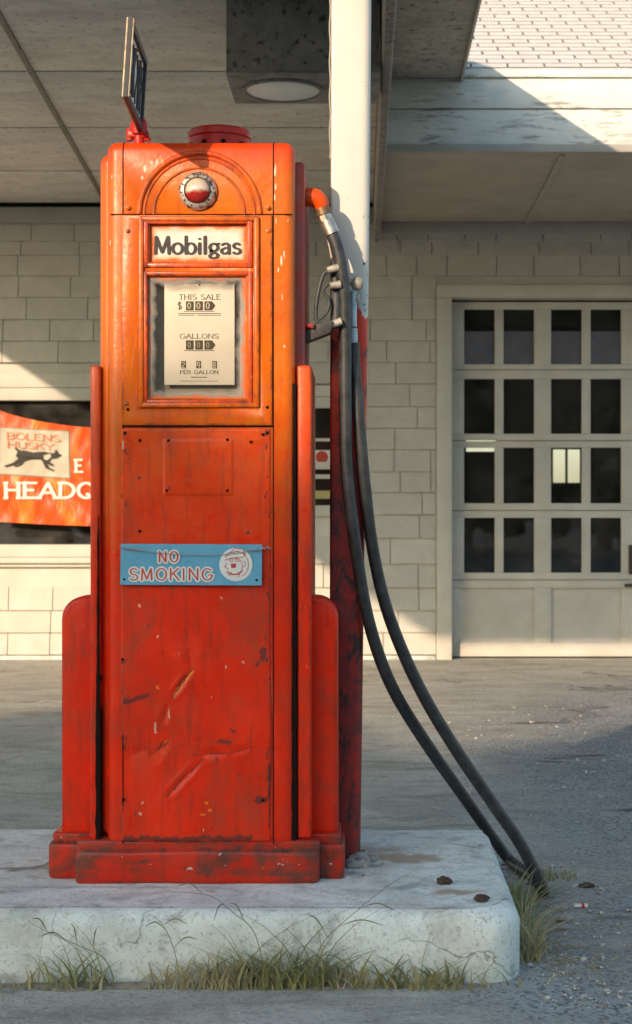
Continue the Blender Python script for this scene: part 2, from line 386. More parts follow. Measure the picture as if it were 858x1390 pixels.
# ------------------------------------------------------------------ mesh helpers
class MB:
    def __init__(s): s.bm = bmesh.new()
    def box(s, x0, x1, y0, y1, z0, z1, bev=0, seg=2):
        r = bmesh.ops.create_cube(s.bm, size=1)
        vs = r['verts']
        for v in vs:
            v.co = Vector(((x0 + x1) / 2 + v.co.x * (x1 - x0), (y0 + y1) / 2 + v.co.y * (y1 - y0), (z0 + z1) / 2 + v.co.z * (z1 - z0)))
        if bev:
            es = list({e for v in vs for e in v.link_edges})
            bmesh.ops.bevel(s.bm, geom=es, offset=bev, segments=seg, affect='EDGES', profile=.5)
        return s
    def prism(s, pts, axis, d0, d1, bev=0, seg=2):
        # pts: outline in the two other axes; axis 'y': pts are (x,z); 'x': (y,z); 'z': (x,y)
        def mk(p, d):
            return {'y': (p[0], d, p[1]), 'x': (d, p[0], p[1]), 'z': (p[0], p[1], d)}[axis]
        a = [s.bm.verts.new(mk(p, d0)) for p in pts]; b = [s.bm.verts.new(mk(p, d1)) for p in pts]
        n = len(pts); fs = [s.bm.faces.new(a), s.bm.faces.new(b[::-1])]
        for i in range(n): fs.append(s.bm.faces.new((a[i], b[i], b[(i + 1) % n], a[(i + 1) % n])))
        bmesh.ops.recalc_face_normals(s.bm, faces=fs)
        if bev:
            es = list({e for e in fs[0].edges} | {e for e in fs[1].edges})
            bmesh.ops.bevel(s.bm, geom=es, offset=bev, segments=seg, affect='EDGES', profile=.5)
        return s
    def tube(s, pts, r, n=12, cap=True, closed=False, sx=1.0):
        pts = [Vector(p) for p in pts]; N = len(pts)
        rs = r if isinstance(r, (list, tuple)) else [r] * N
        rings = []; prev = None
        for i, p in enumerate(pts):
            if closed: tg = (pts[(i + 1) % N] - pts[i - 1]).normalized()
            else: tg = (pts[min(i + 1, N - 1)] - pts[max(i - 1, 0)]).normalized()
            if prev is None:
                up = Vector((0, 0, 1)) if abs(tg.z) < .9 else Vector((0, 1, 0))
                u = tg.cross(up).normalized()
            else:
                u = (prev - tg * prev.dot(tg)).normalized()
            prev = u; w = tg.cross(u).normalized()
            rings.append([s.bm.verts.new(p + (u * math.cos(2 * math.pi * k / n) + w * math.sin(2 * math.pi * k / n)) * rs[i]) for k in range(n)])
        M_ = N if closed else N - 1
        for i in range(M_):
            A = rings[i]; B = rings[(i + 1) % N]
            for k in range(n): s.bm.faces.new((A[k], A[(k + 1) % n], B[(k + 1) % n], B[k]))
        if cap and not closed:
            s.bm.faces.new(rings[0][::-1]); s.bm.faces.new(rings[-1])
        return s
    def lathe(s, prof, c, axis='z', n=32, sgn=1):
        # prof: list of (r, h) ; h along axis
        rings = []
        for r, h in prof:
            ring = []
            for k in range(n):
                a = 2 * math.pi * k / n; u, v = r * math.cos(a), r * math.sin(a)
                d = {'z': (u, v, h), 'y': (u, sgn * h, v), 'x': (h, u, v)}[axis]
                ring.append(s.bm.verts.new(Vector(c) + Vector(d)))
            rings.append(ring)
        fs = []
        for i in range(len(rings) - 1):
            for k in range(n): fs.append(s.bm.faces.new((rings[i][k], rings[i][(k + 1) % n], rings[i + 1][(k + 1) % n], rings[i + 1][k])))
        fs.append(s.bm.faces.new(rings[0])); fs.append(s.bm.faces.new(rings[-1]))
        bmesh.ops.recalc_face_normals(s.bm, faces=fs)
        return s
    def build(s, name, mat, parent=None, angle=32, root=None):
        bmesh.ops.recalc_face_normals(s.bm, faces=s.bm.faces)
        me = bpy.data.meshes.new(name)
        for e in s.bm.edges:
            e.smooth = len(e.link_faces) == 2 and e.calc_face_angle(0) < R(angle)
        for f in s.bm.faces: f.smooth = True
        s.bm.to_mesh(me); s.bm.free()
        return link(name, me, mat, parent)

def link(name, me, mat, parent=None):
    o = bpy.data.objects.new(name, me); C.objects.link(o)
    if not me.materials: me.materials.append(M[mat] if isinstance(mat, str) else mat)
    if parent is not None:
        root = parent
        off = Vector((0, 0, 0))
        while root is not None:
            off += root.location; root = root.parent
        me.transform(Matrix.Translation(-off)); o.parent = parent
    return o
def tag(o, label=None, cat=None, group=None, kind=None):
    if label: o['label'] = label
    if cat: o['category'] = cat
    if group: o['group'] = group
    if kind: o['kind'] = kind
    return o
def empty(name, loc, label, cat, group=None):
    o = bpy.data.objects.new(name, None); C.objects.link(o); o.location = loc; o.empty_display_size = .1
    return tag(o, label, cat, group)
def boolean(o, cutters):
    for c in cutters:
        m = o.modifiers.new('b', 'BOOLEAN'); m.operation = 'DIFFERENCE'; m.solver = 'EXACT'; m.object = c
    dg = bpy.context.evaluated_depsgraph_get(); dg.update()
    me = bpy.data.meshes.new_from_object(o.evaluated_get(dg))
    o.modifiers.clear(); o.data = me
    for c in cutters: bpy.data.objects.remove(c)
def smooth_path(pts, k=8):
    pts = [Vector(p) for p in pts]; out = []
    P = [pts[0] * 2 - pts[1]] + pts + [pts[-1] * 2 - pts[-2]]
    for i in range(1, len(P) - 2):
        p0, p1, p2, p3 = P[i - 1:i + 3]
        for j in range(k):
            t_ = j / k
            out.append(.5 * ((2 * p1) + (p2 - p0) * t_ + (2 * p0 - 5 * p1 + 4 * p2 - p3) * t_ ** 2 + (3 * p1 - p0 - 3 * p2 + p3) * t_ ** 3))
    out.append(pts[-1]); return out
def frame(mb, x0, x1, z0, z1, w, y0, y1, bev=.003):
    mb.box(x0, x0 + w, y0, y1, z0, z1, bev); mb.box(x1 - w, x1, y0, y1, z0, z1, bev)
    mb.box(x0 + w * .5, x1 - w * .5, y0 + .0007, y1, z0 + .0003, z0 + w, bev); mb.box(x0 + w * .5, x1 - w * .5, y0 + .0007, y1, z1 - w, z1 - .0003, bev)
def grid(name, x0, x1, z0, z1, nx, nz, yf, mat, parent, attrs=None):
    bm = bmesh.new(); V = []
    for j in range(nz + 1):
        for i in range(nx + 1):
            x = x0 + (x1 - x0) * i / nx; z = z0 + (z1 - z0) * j / nz
            V.append(bm.verts.new((x, yf(x, z), z)))
    for j in range(nz):
        for i in range(nx):
            a = j * (nx + 1) + i
            f = bm.faces.new((V[a], V[a + 1], V[a + nx + 2], V[a + nx + 1])); f.smooth = True
    me = bpy.data.meshes.new(name); bm.to_mesh(me); bm.free()
    if attrs:
        for an, fn in attrs.items():
            at = me.attributes.new(an, 'FLOAT', 'POINT')
            at.data.foreach_set('value', [fn(v.co.x, v.co.z) for v in me.vertices])
    return link(name, me, mat, parent)

# ------------------------------------------------------------------ stroke lettering
def arc(cx, cy, rx, ry, a0, a1, n=14):
    return [(cx + rx * math.cos(R(a0 + (a1 - a0) * i / n)), cy + ry * math.sin(R(a0 + (a1 - a0) * i / n))) for i in range(n + 1)]
G = {  # glyph: (advance, strokes, serif spots)
 'A': (.74, [[(0, 0), (.36, 1), (.72, 0)], [(.14, .34), (.58, .34)]], [(0, 0), (.72, 0)]),
 'B': (.66, [[(.06, 0), (.06, 1)], [(.06, 1), (.3, 1)] + arc(.32, .76, .24, .24, 90, -90) + [(.06, .52)], [(.3, .52)] + arc(.34, .26, .28, .26, 90, -90) + [(.06, 0)]], [(.04, 0), (.04, 1)]),
 'D': (.72, [[(.06, 0), (.06, 1)], [(.06, 1), (.24, 1)] + arc(.26, .5, .42, .5, 90, -90) + [(.06, 0)]], [(.04, 0), (.04, 1)]),
 'E': (.62, [[(.06, 0), (.06, 1)], [(.06, 1), (.56, 1)], [(.06, .52), (.44, .52)], [(.06, 0), (.58, 0)]], [(.04, 0), (.04, 1)]),
 'G': (.76, [arc(.40, .5, .37, .5, 45, 350) + [(.74, .44), (.5, .44)]], []),
 'H': (.74, [[(.06, 0), (.06, 1)], [(.64, 0), (.64, 1)], [(.06, .52), (.64, .52)]], [(.06, 0), (.06, 1), (.64, 0), (.64, 1)]),
 'I': (.26, [[(.1, 0), (.1, 1)]], [(.1, 0), (.1, 1)]),
 'K': (.70, [[(.06, 0), (.06, 1)], [(.62, 1), (.08, .42)], [(.26, .60), (.66, 0)]], [(.06, 0), (.06, 1), (.64, 0), (.6, 1)]),
 'L': (.58, [[(.06, 0), (.06, 1)], [(.06, 0), (.54, 0)]], [(.04, 1), (.04, 0)]),
 'M': (.90, [[(.06, 0), (.10, 1), (.42, .08), (.74, 1), (.80, 0)]], [(.06, 0), (.80, 0)]),
 'N': (.76, [[(.06, 0), (.06, 1), (.66, 0), (.66, 1)]], [(.06, 0), (.06, 1), (.66, 1)]),
 'O': (.80, [arc(.39, .5, .36, .5, 0, 360, 24)], []),
 'P': (.62, [[(.06, 0), (.06, 1)], [(.06, 1), (.3, 1)] + arc(.32, .73, .25, .27, 90, -90) + [(.06, .46)]], [(.06, 0), (.04, 1)]),
 'Q': (.80, [arc(.39, .5, .36, .5, 0, 360, 24), [(.44, .26), (.74, -.10)]], []),
 'R': (.70, [[(.06, 0), (.06, 1)], [(.06, 1), (.3, 1)] + arc(.32, .75, .25, .25, 90, -90) + [(.06, .5)], [(.3, .5), (.64, 0)]], [(.06, 0), (.04, 1), (.64, 0)]),
 'S': (.60, [arc(.29, .74, .25, .26, 35, 270) + arc(.29, .24, .27, .24, 90, -150)], []),
 'T': (.66, [[(.32, 0), (.32, 1)], [(.02, 1), (.62, 1)]], [(.32, 0)]),
 'U': (.72, [[(.06, 1), (.06, .34)] + arc(.35, .34, .29, .34, 180, 360) + [(.64, 1)]], [(.06, 1), (.64, 1)]),
 'Y': (.70, [[(.02, 1), (.34, .46), (.34, 0)], [(.66, 1), (.34, .46)]], [(.34, 0), (.04, 1), (.64, 1)]),
 '$': (.58, [arc(.27, .70, .22, .22, 35, 270) + arc(.27, .26, .24, .22, 90, -150), [(.27, -.08), (.27, 1.06)]], []),
 '0': (.62, [arc(.28, .5, .22, .44, 0, 360, 20)], []),
 '2': (.6, [arc(.28, .72, .22, .26, 160, -30) + [(.04, 0), (.54, 0)]], []),
 '8': (.6, [arc(.28, .74, .2, .24, 0, 360, 16), arc(.28, .26, .24, .26, 0, 360, 16)], []),
 '9': (.6, [arc(.28, .68, .22, .30, 0, 360, 16), [(.5, .66), (.40, 0)]], []),
 'o': (.66, [arc(.31, .31, .27, .31, 0, 360, 24)], []),
 'b': (.66, [[(.07, 0), (.07, 1.02)], arc(.33, .31, .25, .31, 0, 360, 24)], []),
 'i': (.25, [[(.10, 0), (.10, .62)], [(.10, .88), (.101, .885)]], []),
 'l': (.25, [[(.10, 0), (.10, 1.02)]], []),
 'g': (.60, [arc(.28, .38, .22, .22, 0, 360, 22), [(.40, .56), (.54, .60)], [(.14, .20), (.10, .10), (.2, .05), (.4, .03), (.50, -.06), (.46, -.20), (.28, -.27), (.09, -.22), (.05, -.12), (.13, -.02)]], []),
 'a': (.60, [[(.10, .52), (.20, .60), (.34, .61), (.45, .52), (.46, .3), (.46, 0)], [(.46, .36), (.24, .34), (.07, .25), (.05, .12), (.13, .02), (.26, .01), (.40, .08), (.46, .16)]], []),
 's': (.50, [arc(.23, .465, .16, .15, 30, 270, 12) + arc(.23, .155, .19, .155, 90, -150, 12)], []),
}
def letters(mb, text, x, z, y, h, nx=.06, nz=.03, serif=0.0, sp=.08, slant=0, wx=1.0, fit=None, yf=None, step=0.00002):
    """flat raised lettering, pen width nx/nz (fractions of height); faces the camera side (-Y)"""
    def width(): return sum((G[c][0] if c != ' ' else .42) + sp for c in text) - sp
    if fit: wx = fit / (width() * h)
    cx = x; k = 0; bm = mb.bm
    def hull(pts):
        pts = sorted(set((round(p[0], 6), round(p[1], 6)) for p in pts))
        def half(ps):
            o = []
            for p in ps:
                while len(o) > 1 and (o[-1][0] - o[-2][0]) * (p[1] - o[-2][1]) - (o[-1][1] - o[-2][1]) * (p[0] - o[-2][0]) <= 0: o.pop()
                o.append(p)
            return o[:-1]
        return half(pts) + half(pts[::-1])
    def face(poly):
        nonlocal k
        k += 1
        vs_ = [bm.verts.new((p[0], (yf(p[0], p[1]) if yf else 0) + y - step * (k % 9), p[1])) for p in poly]
        if len(vs_) > 2: bm.faces.new(vs_)
    nib = [(math.cos(a) * nx * h, math.sin(a) * nz * h) for a in [2 * math.pi * i / 10 for i in range(10)]]
    for c in text:
        if c == ' ': cx += (.42 + sp) * h * wx; continue
        adv, st, sf = G[c]
        tr = lambda p: (cx + (p[0] + p[1] * slant) * h * wx, z + p[1] * h)
        for s_ in st:
            q = [tr(p) for p in s_]
            if len(q) == 1: q = q * 2
            for a, b in zip(q[:-1], q[1:]):
                face(hull([(a[0] + n[0], a[1] + n[1]) for n in nib] + [(b[0] + n[0], b[1] + n[1]) for n in nib]))
        if serif:
            for p in sf:
                q = tr(p); w = serif * h; hh_ = max(nz, .02) * h
                face([(q[0] - w, q[1] - hh_), (q[0] + w, q[1] - hh_), (q[0] + w, q[1] + hh_), (q[0] - w, q[1] + hh_)])
        cx += (adv + sp) * h * wx
    return cx
def flat_build(mb, name, mat, parent):
    me = bpy.data.meshes.new(name); 
    for f in mb.bm.faces: f.normal_update()
    for f in mb.bm.faces:
        if f.normal.y > 0: f.normal_flip()
    mb.bm.to_mesh(me); mb.bm.free(); return link(name, me, mat, parent)

# ================================================================== GROUND
mb = MB()
bmesh.ops.create_grid(mb.bm, x_segments=2, y_segments=2, size=900)
gnd = mb.build('ground', 'forecourt_ground'); tag(gnd, kind='structure')

# ================================================================== PUMP ISLAND
def island():
    x1, xl, y0, y1 = .343, -6.0, 3.262, 4.13
    rc = .085
    out = [(xl, y0)] + [(x1 - rc + rc * math.sin(a), y0 + rc - rc * math.cos(a)) for a in [R(d) for d in range(0, 91, 10)]]
    out += [(x1 - .04 + .04 * math.cos(R(d)), y1 - .04 + .04 * math.sin(R(d))) for d in range(0, 91, 15)] + [(xl, y1)]
    # concentric rings from top centre out over a rounded arris and down the face, with small irregularities
    bm = bmesh.new()
    prof = [(0.0, -.02), (0.0, .05), (0, .115), (.006, .134), (.016, .145), (.03, .15)]
    rings = []
    dense = []
    for i in range(len(out)):
        a = Vector(out[i]); b = Vector(out[(i + 1) % len(out)])
        n = max(1, int((b - a).length / .03)) if i != len(out) - 1 else 1
        for j in range(n): dense.append(a.lerp(b, j / n))
    cx = Vector((-2.5, (y0 + y1) / 2))
    from mathutils import noise as N
    for off, z in prof:
        ring = []
        for p in dense:
            q = p.copy()
            q.y += off if p.y < 3.6 else -off
            if p.x > x1 - .09: q.x -= off
            w = N.noise(Vector((q.x * 5, q.y * 5, z * 9))) * .010 + N.noise(Vector((q.x * 19, q.y * 19, z * 25))) * .005 - max(0, N.noise(Vector((q.x * 8, 4, z * 12))) - .35) * .05 * (-1 if p.y < 3.6 else 1)
            q.y += w if p.y < 3.6 else -w * .5
            zz = z + (N.noise(Vector((q.x * 3, q.y * 4, 3))) * .004 if z > .12 else 0)
            ring.append(bm.verts.new((q.x, q.y, zz)))
        rings.append(ring)
    n = len(dense)
    for a, b in zip(rings[:-1], rings[1:]):
        for k in range(n):
            bm.faces.new((a[k], a[(k + 1) % n], b[(k + 1) % n], b[k]))
    f = bm.faces.new(rings[-1]); bmesh.ops.triangulate(bm, faces=[f])
    bmesh.ops.recalc_face_normals(bm, faces=bm.faces)
    for f in bm.faces: f.smooth = True
    me = bpy.data.meshes.new('pump_island'); bm.to_mesh(me); bm.free()
    o = link('pump_island', me, 'island_concrete')
    # fine top skin with stains, 3 mm above
    def st(lst):
        def fn(x, y):
            v = 0
            for (sx, sy, rx, ry, a) in lst:
                d = ((x - sx) / rx) ** 2 + ((y - sy) / ry) ** 2
                d += N.noise(Vector((x * 30, y * 30, 1))) * .9 + N.noise(Vector((x * 9, y * 9, 5))) * .8
                v = max(v, a * max(0, min(1, 1.6 - d * 1.3)))
            return v
        return fn
    rust = st([(.11, 3.78, .08, .06, .75), (.005, 3.86, .12, .05, .5), (.215, 3.43, .055, .025, .8), (-.02, 3.70, .05, .05, .4)])
    wear = st([(-.74, 3.68, .15, .05, .8), (.0, 3.68, .06, .03, .6), (-.05, 3.60, .05, .02, .6), (-.62, 3.47, .3, .012, .35)])
    bm = bmesh.new(); V = {}
    nx, ny = 200, 90; X0, X1, Y0, Y1 = -1.35, x1 - .022, y0 + .034, y1 - .035
    for j in range(ny + 1):
        for i in range(nx + 1):
            x = X0 + (X1 - X0) * i / nx; y = Y0 + (Y1 - Y0) * j / ny
            V[i, j] = bm.verts.new((x, y, .1516 + N.noise(Vector((x * 3, y * 4, 3))) * .004 + N.noise(Vector((x * 14, y * 22, 9))) * .0007))
    for j in range(ny):
        for i in range(nx):
            c = V[i, j].co
            if c.x > x1 - .11 and c.y < y0 + .11 and ((c.x - (x1 - .11)) ** 2 + (c.y - (y0 + .11)) ** 2) > .072 ** 2: continue
            f = bm.faces.new((V[i, j], V[i + 1, j], V[i + 1, j + 1], V[i, j + 1])); f.smooth = True
    bmesh.ops.delete(bm, geom=[v for v in bm.verts if not v.link_faces], context='VERTS')
    me = bpy.data.meshes.new('worn_top'); bm.to_mesh(me); bm.free()
    for an, fn in (('rust', rust), ('wear', wear)):
        at = me.attributes.new(an, 'FLOAT', 'POINT'); at.data.foreach_set('value', [fn(v.co.x, v.co.y) for v in me.vertices])
    link('worn_top', me, 'island_concrete', o)
    return o
isl = island()
tag(isl, 'low white painted concrete island under the red fuel pump', 'pump island')

# ================================================================== BUILDING
WY = 10.5
bld = empty('service_station', (0, WY, 0), 'white shingled service station with garage door behind the red pump', 'building')
def wx(x): return (x - 490) / FPX * WY
def wz(y): return CAMH + (697 - y) / FPX * WY
T = .12
DX0, DX1 = wx(613), wx(613) + 2.42          # garage door opening
DZ1 = wz(405)
WX0, WX1, WZ0, WZ1 = -3.75, -.75, wz(752), wz(531)   # display window opening
SX0, SX1, SZ0, SZ1 = wx(386), wx(468), wz(697), wz(543)  # small window opening
# structural wall behind the shingles
mb = MB()
ytop = 3.05
def wall(x0, x1, z0, z1): mb.box(x0, x1, WY, WY + T, z0, z1)
wall(-6, WX0, 0, ytop); wall(WX1, SX0, 0, ytop); wall(SX1, DX0, 0, ytop); wall(DX1, 6.5, 0, ytop)
wall(WX0, WX1, 0, WZ0); wall(WX0, WX1, WZ1, ytop); wall(SX0, SX1, 0, SZ0); wall(SX0, SX1, SZ1, ytop); wall(DX0, DX1, DZ1, ytop)
mb.build('wall', 'trim_paint', bld)
# interior rooms
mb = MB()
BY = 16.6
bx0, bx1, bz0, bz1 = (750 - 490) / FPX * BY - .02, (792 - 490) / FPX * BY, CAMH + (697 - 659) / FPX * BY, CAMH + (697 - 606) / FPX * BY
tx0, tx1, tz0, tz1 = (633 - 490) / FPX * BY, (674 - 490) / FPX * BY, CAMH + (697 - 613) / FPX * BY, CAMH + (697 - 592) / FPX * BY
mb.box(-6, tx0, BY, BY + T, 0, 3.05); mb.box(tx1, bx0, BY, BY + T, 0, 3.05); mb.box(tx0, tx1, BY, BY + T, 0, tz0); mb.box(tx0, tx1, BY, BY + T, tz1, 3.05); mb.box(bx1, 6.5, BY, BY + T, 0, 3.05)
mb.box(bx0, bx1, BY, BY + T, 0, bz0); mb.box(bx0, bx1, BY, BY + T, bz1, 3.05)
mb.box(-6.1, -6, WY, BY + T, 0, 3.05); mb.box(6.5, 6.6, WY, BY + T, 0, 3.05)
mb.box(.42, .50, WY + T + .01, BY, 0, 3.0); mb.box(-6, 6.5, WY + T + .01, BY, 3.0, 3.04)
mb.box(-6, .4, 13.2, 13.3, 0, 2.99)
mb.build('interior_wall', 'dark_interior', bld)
mb = MB(); mb.box((bx0 + bx1) / 2 - .012, (bx0 + bx1) / 2 + .012, BY + .03, BY + .06, bz0, bz1)
frame(mb, bx0, bx1, bz0, bz1, .03, BY + .02, BY + .07)
mb.build('back_window_frame', 'trim_paint', bld)
# shingles
rows = []
z = 0.035
ylist = [888, 858, 828, 797, 765, 730, 698, 668, 640, 610, 581, 552, 521, 492, 463, 434, 404, 375, 347, 328, 305]
mb = MB()
rs = random.Random(3)
def openspan(x0, x1, z0, z1):
    # opening list incl. trim
    for (a, b, c, d) in ((WX0 - .07, WX1 + .07, WZ0 - .09, WZ1 + .12), (SX0 - .07, SX1 + .07, SZ0 - .05, SZ1 + .10), (DX0 - .105, DX1 + .105, -1, DZ1 + .088)):
        if x1 > a and x0 < b and z1 > c + .01 and z0 < d - .01: return (a, b)
    return None
zs = [wz(y) for y in ylist]
for r_ in range(len(zs) - 1):
    z0, z1 = zs[r_], zs[r_ + 1]
    x = -5.9 + rs.random() * .2
    while x < 6.3:
        w = rs.choice([.2, .26, .3, .36, .42] if z0 > 1.0 else [.3, .36, .42, .48]) * rs.uniform(.93, 1.07)
        x0, x1 = x, x + w
        hit = openspan(x0, x1, z0, z1)
        nx_ = x1
        segs = [(x0, x1)]
        if hit:
            segs = []
            if x0 < hit[0]: segs.append((x0, hit[0]))
            if x1 > hit[1]: segs.append((hit[1], x1))
            elif x0 >= hit[0]: nx_ = hit[1] if x1 <= hit[1] else x1
            if x1 <= hit[1]: nx_ = hit[1]
        for (a, b) in segs:
            if b - a < .012: continue
            dz = rs.uniform(-.0010, .0010); dy = rs.uniform(0, .002)
            g = .0028
            bt = WY - .030 - dy; tp = WY - .008 - dy * .5
            vs_ = [mb.bm.verts.new(c) for c in ((a + g, bt, z0 + dz), (b - g, bt, z0 + dz), (b - g, tp, z1 + .004), (a + g, tp, z1 + .004),
                                               (a + g, WY, z0 + dz), (b - g, WY, z0 + dz), (b - g, WY, z1 + .004), (a + g, WY, z1 + .004))]
            for q in ((0, 1, 2, 3), (1, 5, 6, 2), (4, 0, 3, 7), (4, 5, 1, 0), (3, 2, 6, 7)): mb.bm.faces.new([vs_[i] for i in q])
        x = nx_
mb.build('shingle_siding', 'shingle_paint', bld)
# frieze boards at the top of the wall
mb = MB(); mb.box(-5.9, .10, WY - .055, WY - .004, wz(304), wz(283), .004); mb.box(-5.9, .10, WY - .035, WY - .003, wz(283) + .001, 3.06, .003)
mb.box(.135, 6.4, WY - .05, WY - .004, wz(318), wz(303), .004)
mb.build('frieze_board', 'soffit_paint', bld)
# footing strip
mb = MB(); mb.box(-5.9, DX0 - .11, WY - .03, WY - .002, -.02, wz(889.5), .004); mb.box(DX1 + .11, 6.4, WY - .03, WY - .002, -.02, wz(889.5), .004)
mb.build('footing', 'island_concrete', bld)

# display window
dw = MB(); frame(dw, WX0 - .07, WX1 + .07, WZ0 - .02, WZ1 + .02, .085, WY - .035, WY + .05, .004)
dwo = dw.build('display_window', 'trim_paint', bld)
mb = MB(); mb.box(WX0 - .09, WX1 + .09, WY - .045, WY - .003, WZ1 + .021, WZ1 + .118, .005); mb.build('window_header', 'trim_paint', dwo)
mb = MB(); mb.box(WX0 - .10, WX1 + .10, WY - .075, WY + .02, WZ0 - .062, WZ0 - .021, .008); mb.box(WX0 - .08, WX1 + .08, WY - .04, WY - .003, WZ0 - .088, WZ0 - .063, .005)
mb.build('window_sill', 'trim_paint', dwo)
mb = MB(); mb.box(WX0 + .01, WX1 - .01, WY + .03, WY + .036, WZ0 + .05, WZ1 - .05); mb.build('window_glass', 'window_glass', dwo)

# small window between pump and post
mb = MB(); frame(mb, SX0 - .06, SX1 + .06, SZ0 - .02, SZ1 + .02, .075, WY - .03, WY + .05, .004)
for py, hh_ in ((597, .022), (632, .05), (647, .03)):
    zc = wz(py); mb.box(SX0, SX1, WY - .005, WY + .028, zc - hh_ / 2, zc + hh_ / 2, .003)
sw = mb.build('side_window', 'trim_paint', bld)
mb = MB(); mb.box(SX0 - .07, SX1 + .07, WY - .04, WY - .003, SZ1 + .021, SZ1 + .098, .005); mb.build('window_header', 'trim_paint', sw)
mb = MB(); mb.box(SX0, SX1, WY + .03, WY + .036, SZ0, SZ1); mb.build('window_glass', 'window_glass', sw)
mb = MB(); zc = wz(622); mb.box(wx(424), wx(452), WY + .004, WY + .010, wz(630), wz(611)); st_ = mb.build('sticker', 'enamel_white', sw)
mb = MB(); mb.lathe([(.042, 0), (.042, .003)], (wx(437), WY + .004, wz(620.5)), 'y', 28, -1); mb.box(wx(432), wx(443), WY - .0012, WY + .0005, wz(622.5), wz(619)); mb.build('round_sticker', 'sticker_red', sw)
mb = MB(); mb.box(wx(427), wx(452), WY + .004, WY + .010, wz(677), wz(666)); mb.build('paper_label', 'yellow_label', sw)

# garage door
mb = MB()
mb.box(DX0 - .104, DX0, WY - .045, WY + .05, 0, DZ1 + .001, .004); mb.box(DX1, DX1 + .104, WY - .045, WY + .05, 0, DZ1 + .001, .004)
mb.box(DX0 - .104, DX1 + .104, WY - .043, WY + .05, DZ1 + .002, DZ1 + .086, .004)
mb.build('door_casing', 'trim_paint', bld)
DY = WY + .075
mb = MB()
pitch = (750 - 631) * .005
xs_p = []
for g in range(4):
    ox = g * pitch
    xs_p += [(wx(631) + ox, wx(673) + ox), (wx(685) + ox, wx(727) + ox)]
zrows = [(wz(493), wz(418)), (wz(588), wz(513)), (wz(683), wz(607)), (wz(778), wz(703))]
secs = [wz(893), wz(788), wz(693), wz(597.5), wz(500.5), wz(405) - .012]
secs[0] = .01
# stiles and rails of every section, butted
for si in range(5):
    z0, z1 = secs[si] + .002, secs[si + 1] - .002
    if si == 0:
        pz0, pz1 = wz(874), wz(799)
        pan = [(wx(619) + .02, wx(727))] + [(wx(750) + g * pitch, wx(727) + (g + 1) * pitch) for g in range(3)]
        mb.box(DX0 + .004, DX1 - .004, DY, DY + .035, z0, pz0, .003); mb.box(DX0 + .004, DX1 - .004, DY, DY + .035, pz1, z1, .003)
        e = [DX0 + .004] + [v for p in pan for v in p] + [DX1 - .004]
        for k in range(0, len(e), 2): mb.box(e[k], e[k + 1], DY + .0006, DY + .034, pz0, pz1, .001)
        for (a, b) in pan: mb.box(a, b, DY + .024, DY + .032, pz0, pz1)
    else:
        pz0, pz1 = zrows[4 - si]
        mb.box(DX0 + .004, DX1 - .004, DY, DY + .035, z0, pz0, .003); mb.box(DX0 + .004, DX1 - .004, DY, DY + .035, pz1, z1, .003)
        e = [DX0 + .004] + [v for p in xs_p for v in p] + [DX1 - .004]
        for k in range(0, len(e), 2): mb.box(e[k], e[k + 1], DY + .0006, DY + .034, pz0, pz1, .001)
gd = mb.build('garage_door', 'door_paint', bld)
for (z0, z1) in zrows:
    for (a, b) in xs_p:
        m = MB(); m.box(a - .001, b + .001, DY + .018, DY + .022, z0 - .001, z1 + .001); m.build('window_pane', 'window_glass', gd)
for (a, b) in xs_p:
    m = MB(); m.box(a - .012, b + .012, DY + .0365, DY + .0385, wz(495), wz(447)); m.build('pane_backing', 'pale_backing', gd)  # pale sheet added behind each top pane to grey its lower part
mb = MB(); mb.box(wx(856), wx(862), DY - .02, DY, wz(780), wz(740), .003); mb.box(wx(850), wx(866), DY - .03, DY - .005, wz(797), wz(793), .003); mb.build('latch', 'iron', gd)

# eave: fascia, soffit, gutter strip, roof
EY = 8.43
def ex(x): return (x - 490) / FPX * EY
def ez(y): return CAMH + (697 - y) / FPX * EY
mb = MB(); mb.box(.132, 6.4, EY, EY + .02, ez(196), ez(148.5), .003); mb.build('lower_fascia', 'fascia_paint', bld)
mb = MB(); mb.box(.132, 6.4, EY - .012, EY + .02, ez(147.5), ez(107), .003); mb.build('upper_fascia', 'fascia_paint', bld)
mb = MB(); mb.box(.132, 6.4, EY - .014, EY + .05, ez(207), ez(196.6), .002); mb.build('drip_edge', 'soffit_paint', bld)
mb = MB(); mb.box(.56, 6.4, EY - .03, EY + .03, ez(106.5), ez(94.5), .004); mb.build('gutter_strip', 'fascia_paint', bld)
sz = ez(206)
mb = MB()
mb.box(.132, 6.4, EY + .051, WY, sz, sz + .02)
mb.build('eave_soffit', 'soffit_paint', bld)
mb = MB()
a = Vector((1.105, EY + .05)); b = Vector((1.125, WY - .05))
mb.prism([(a.x - .016, a.y), (a.x + .016, a.y), (b.x + .016, b.y), (b.x - .016, b.y)], 'z', sz - .012, sz - .0005, .001)
mb.build('soffit_batten', 'soffit_paint', bld)
TH = R(31); RZ = ez(95)
mb = MB()
nr = 62; e_ = .086
rs2 = random.Random(5)
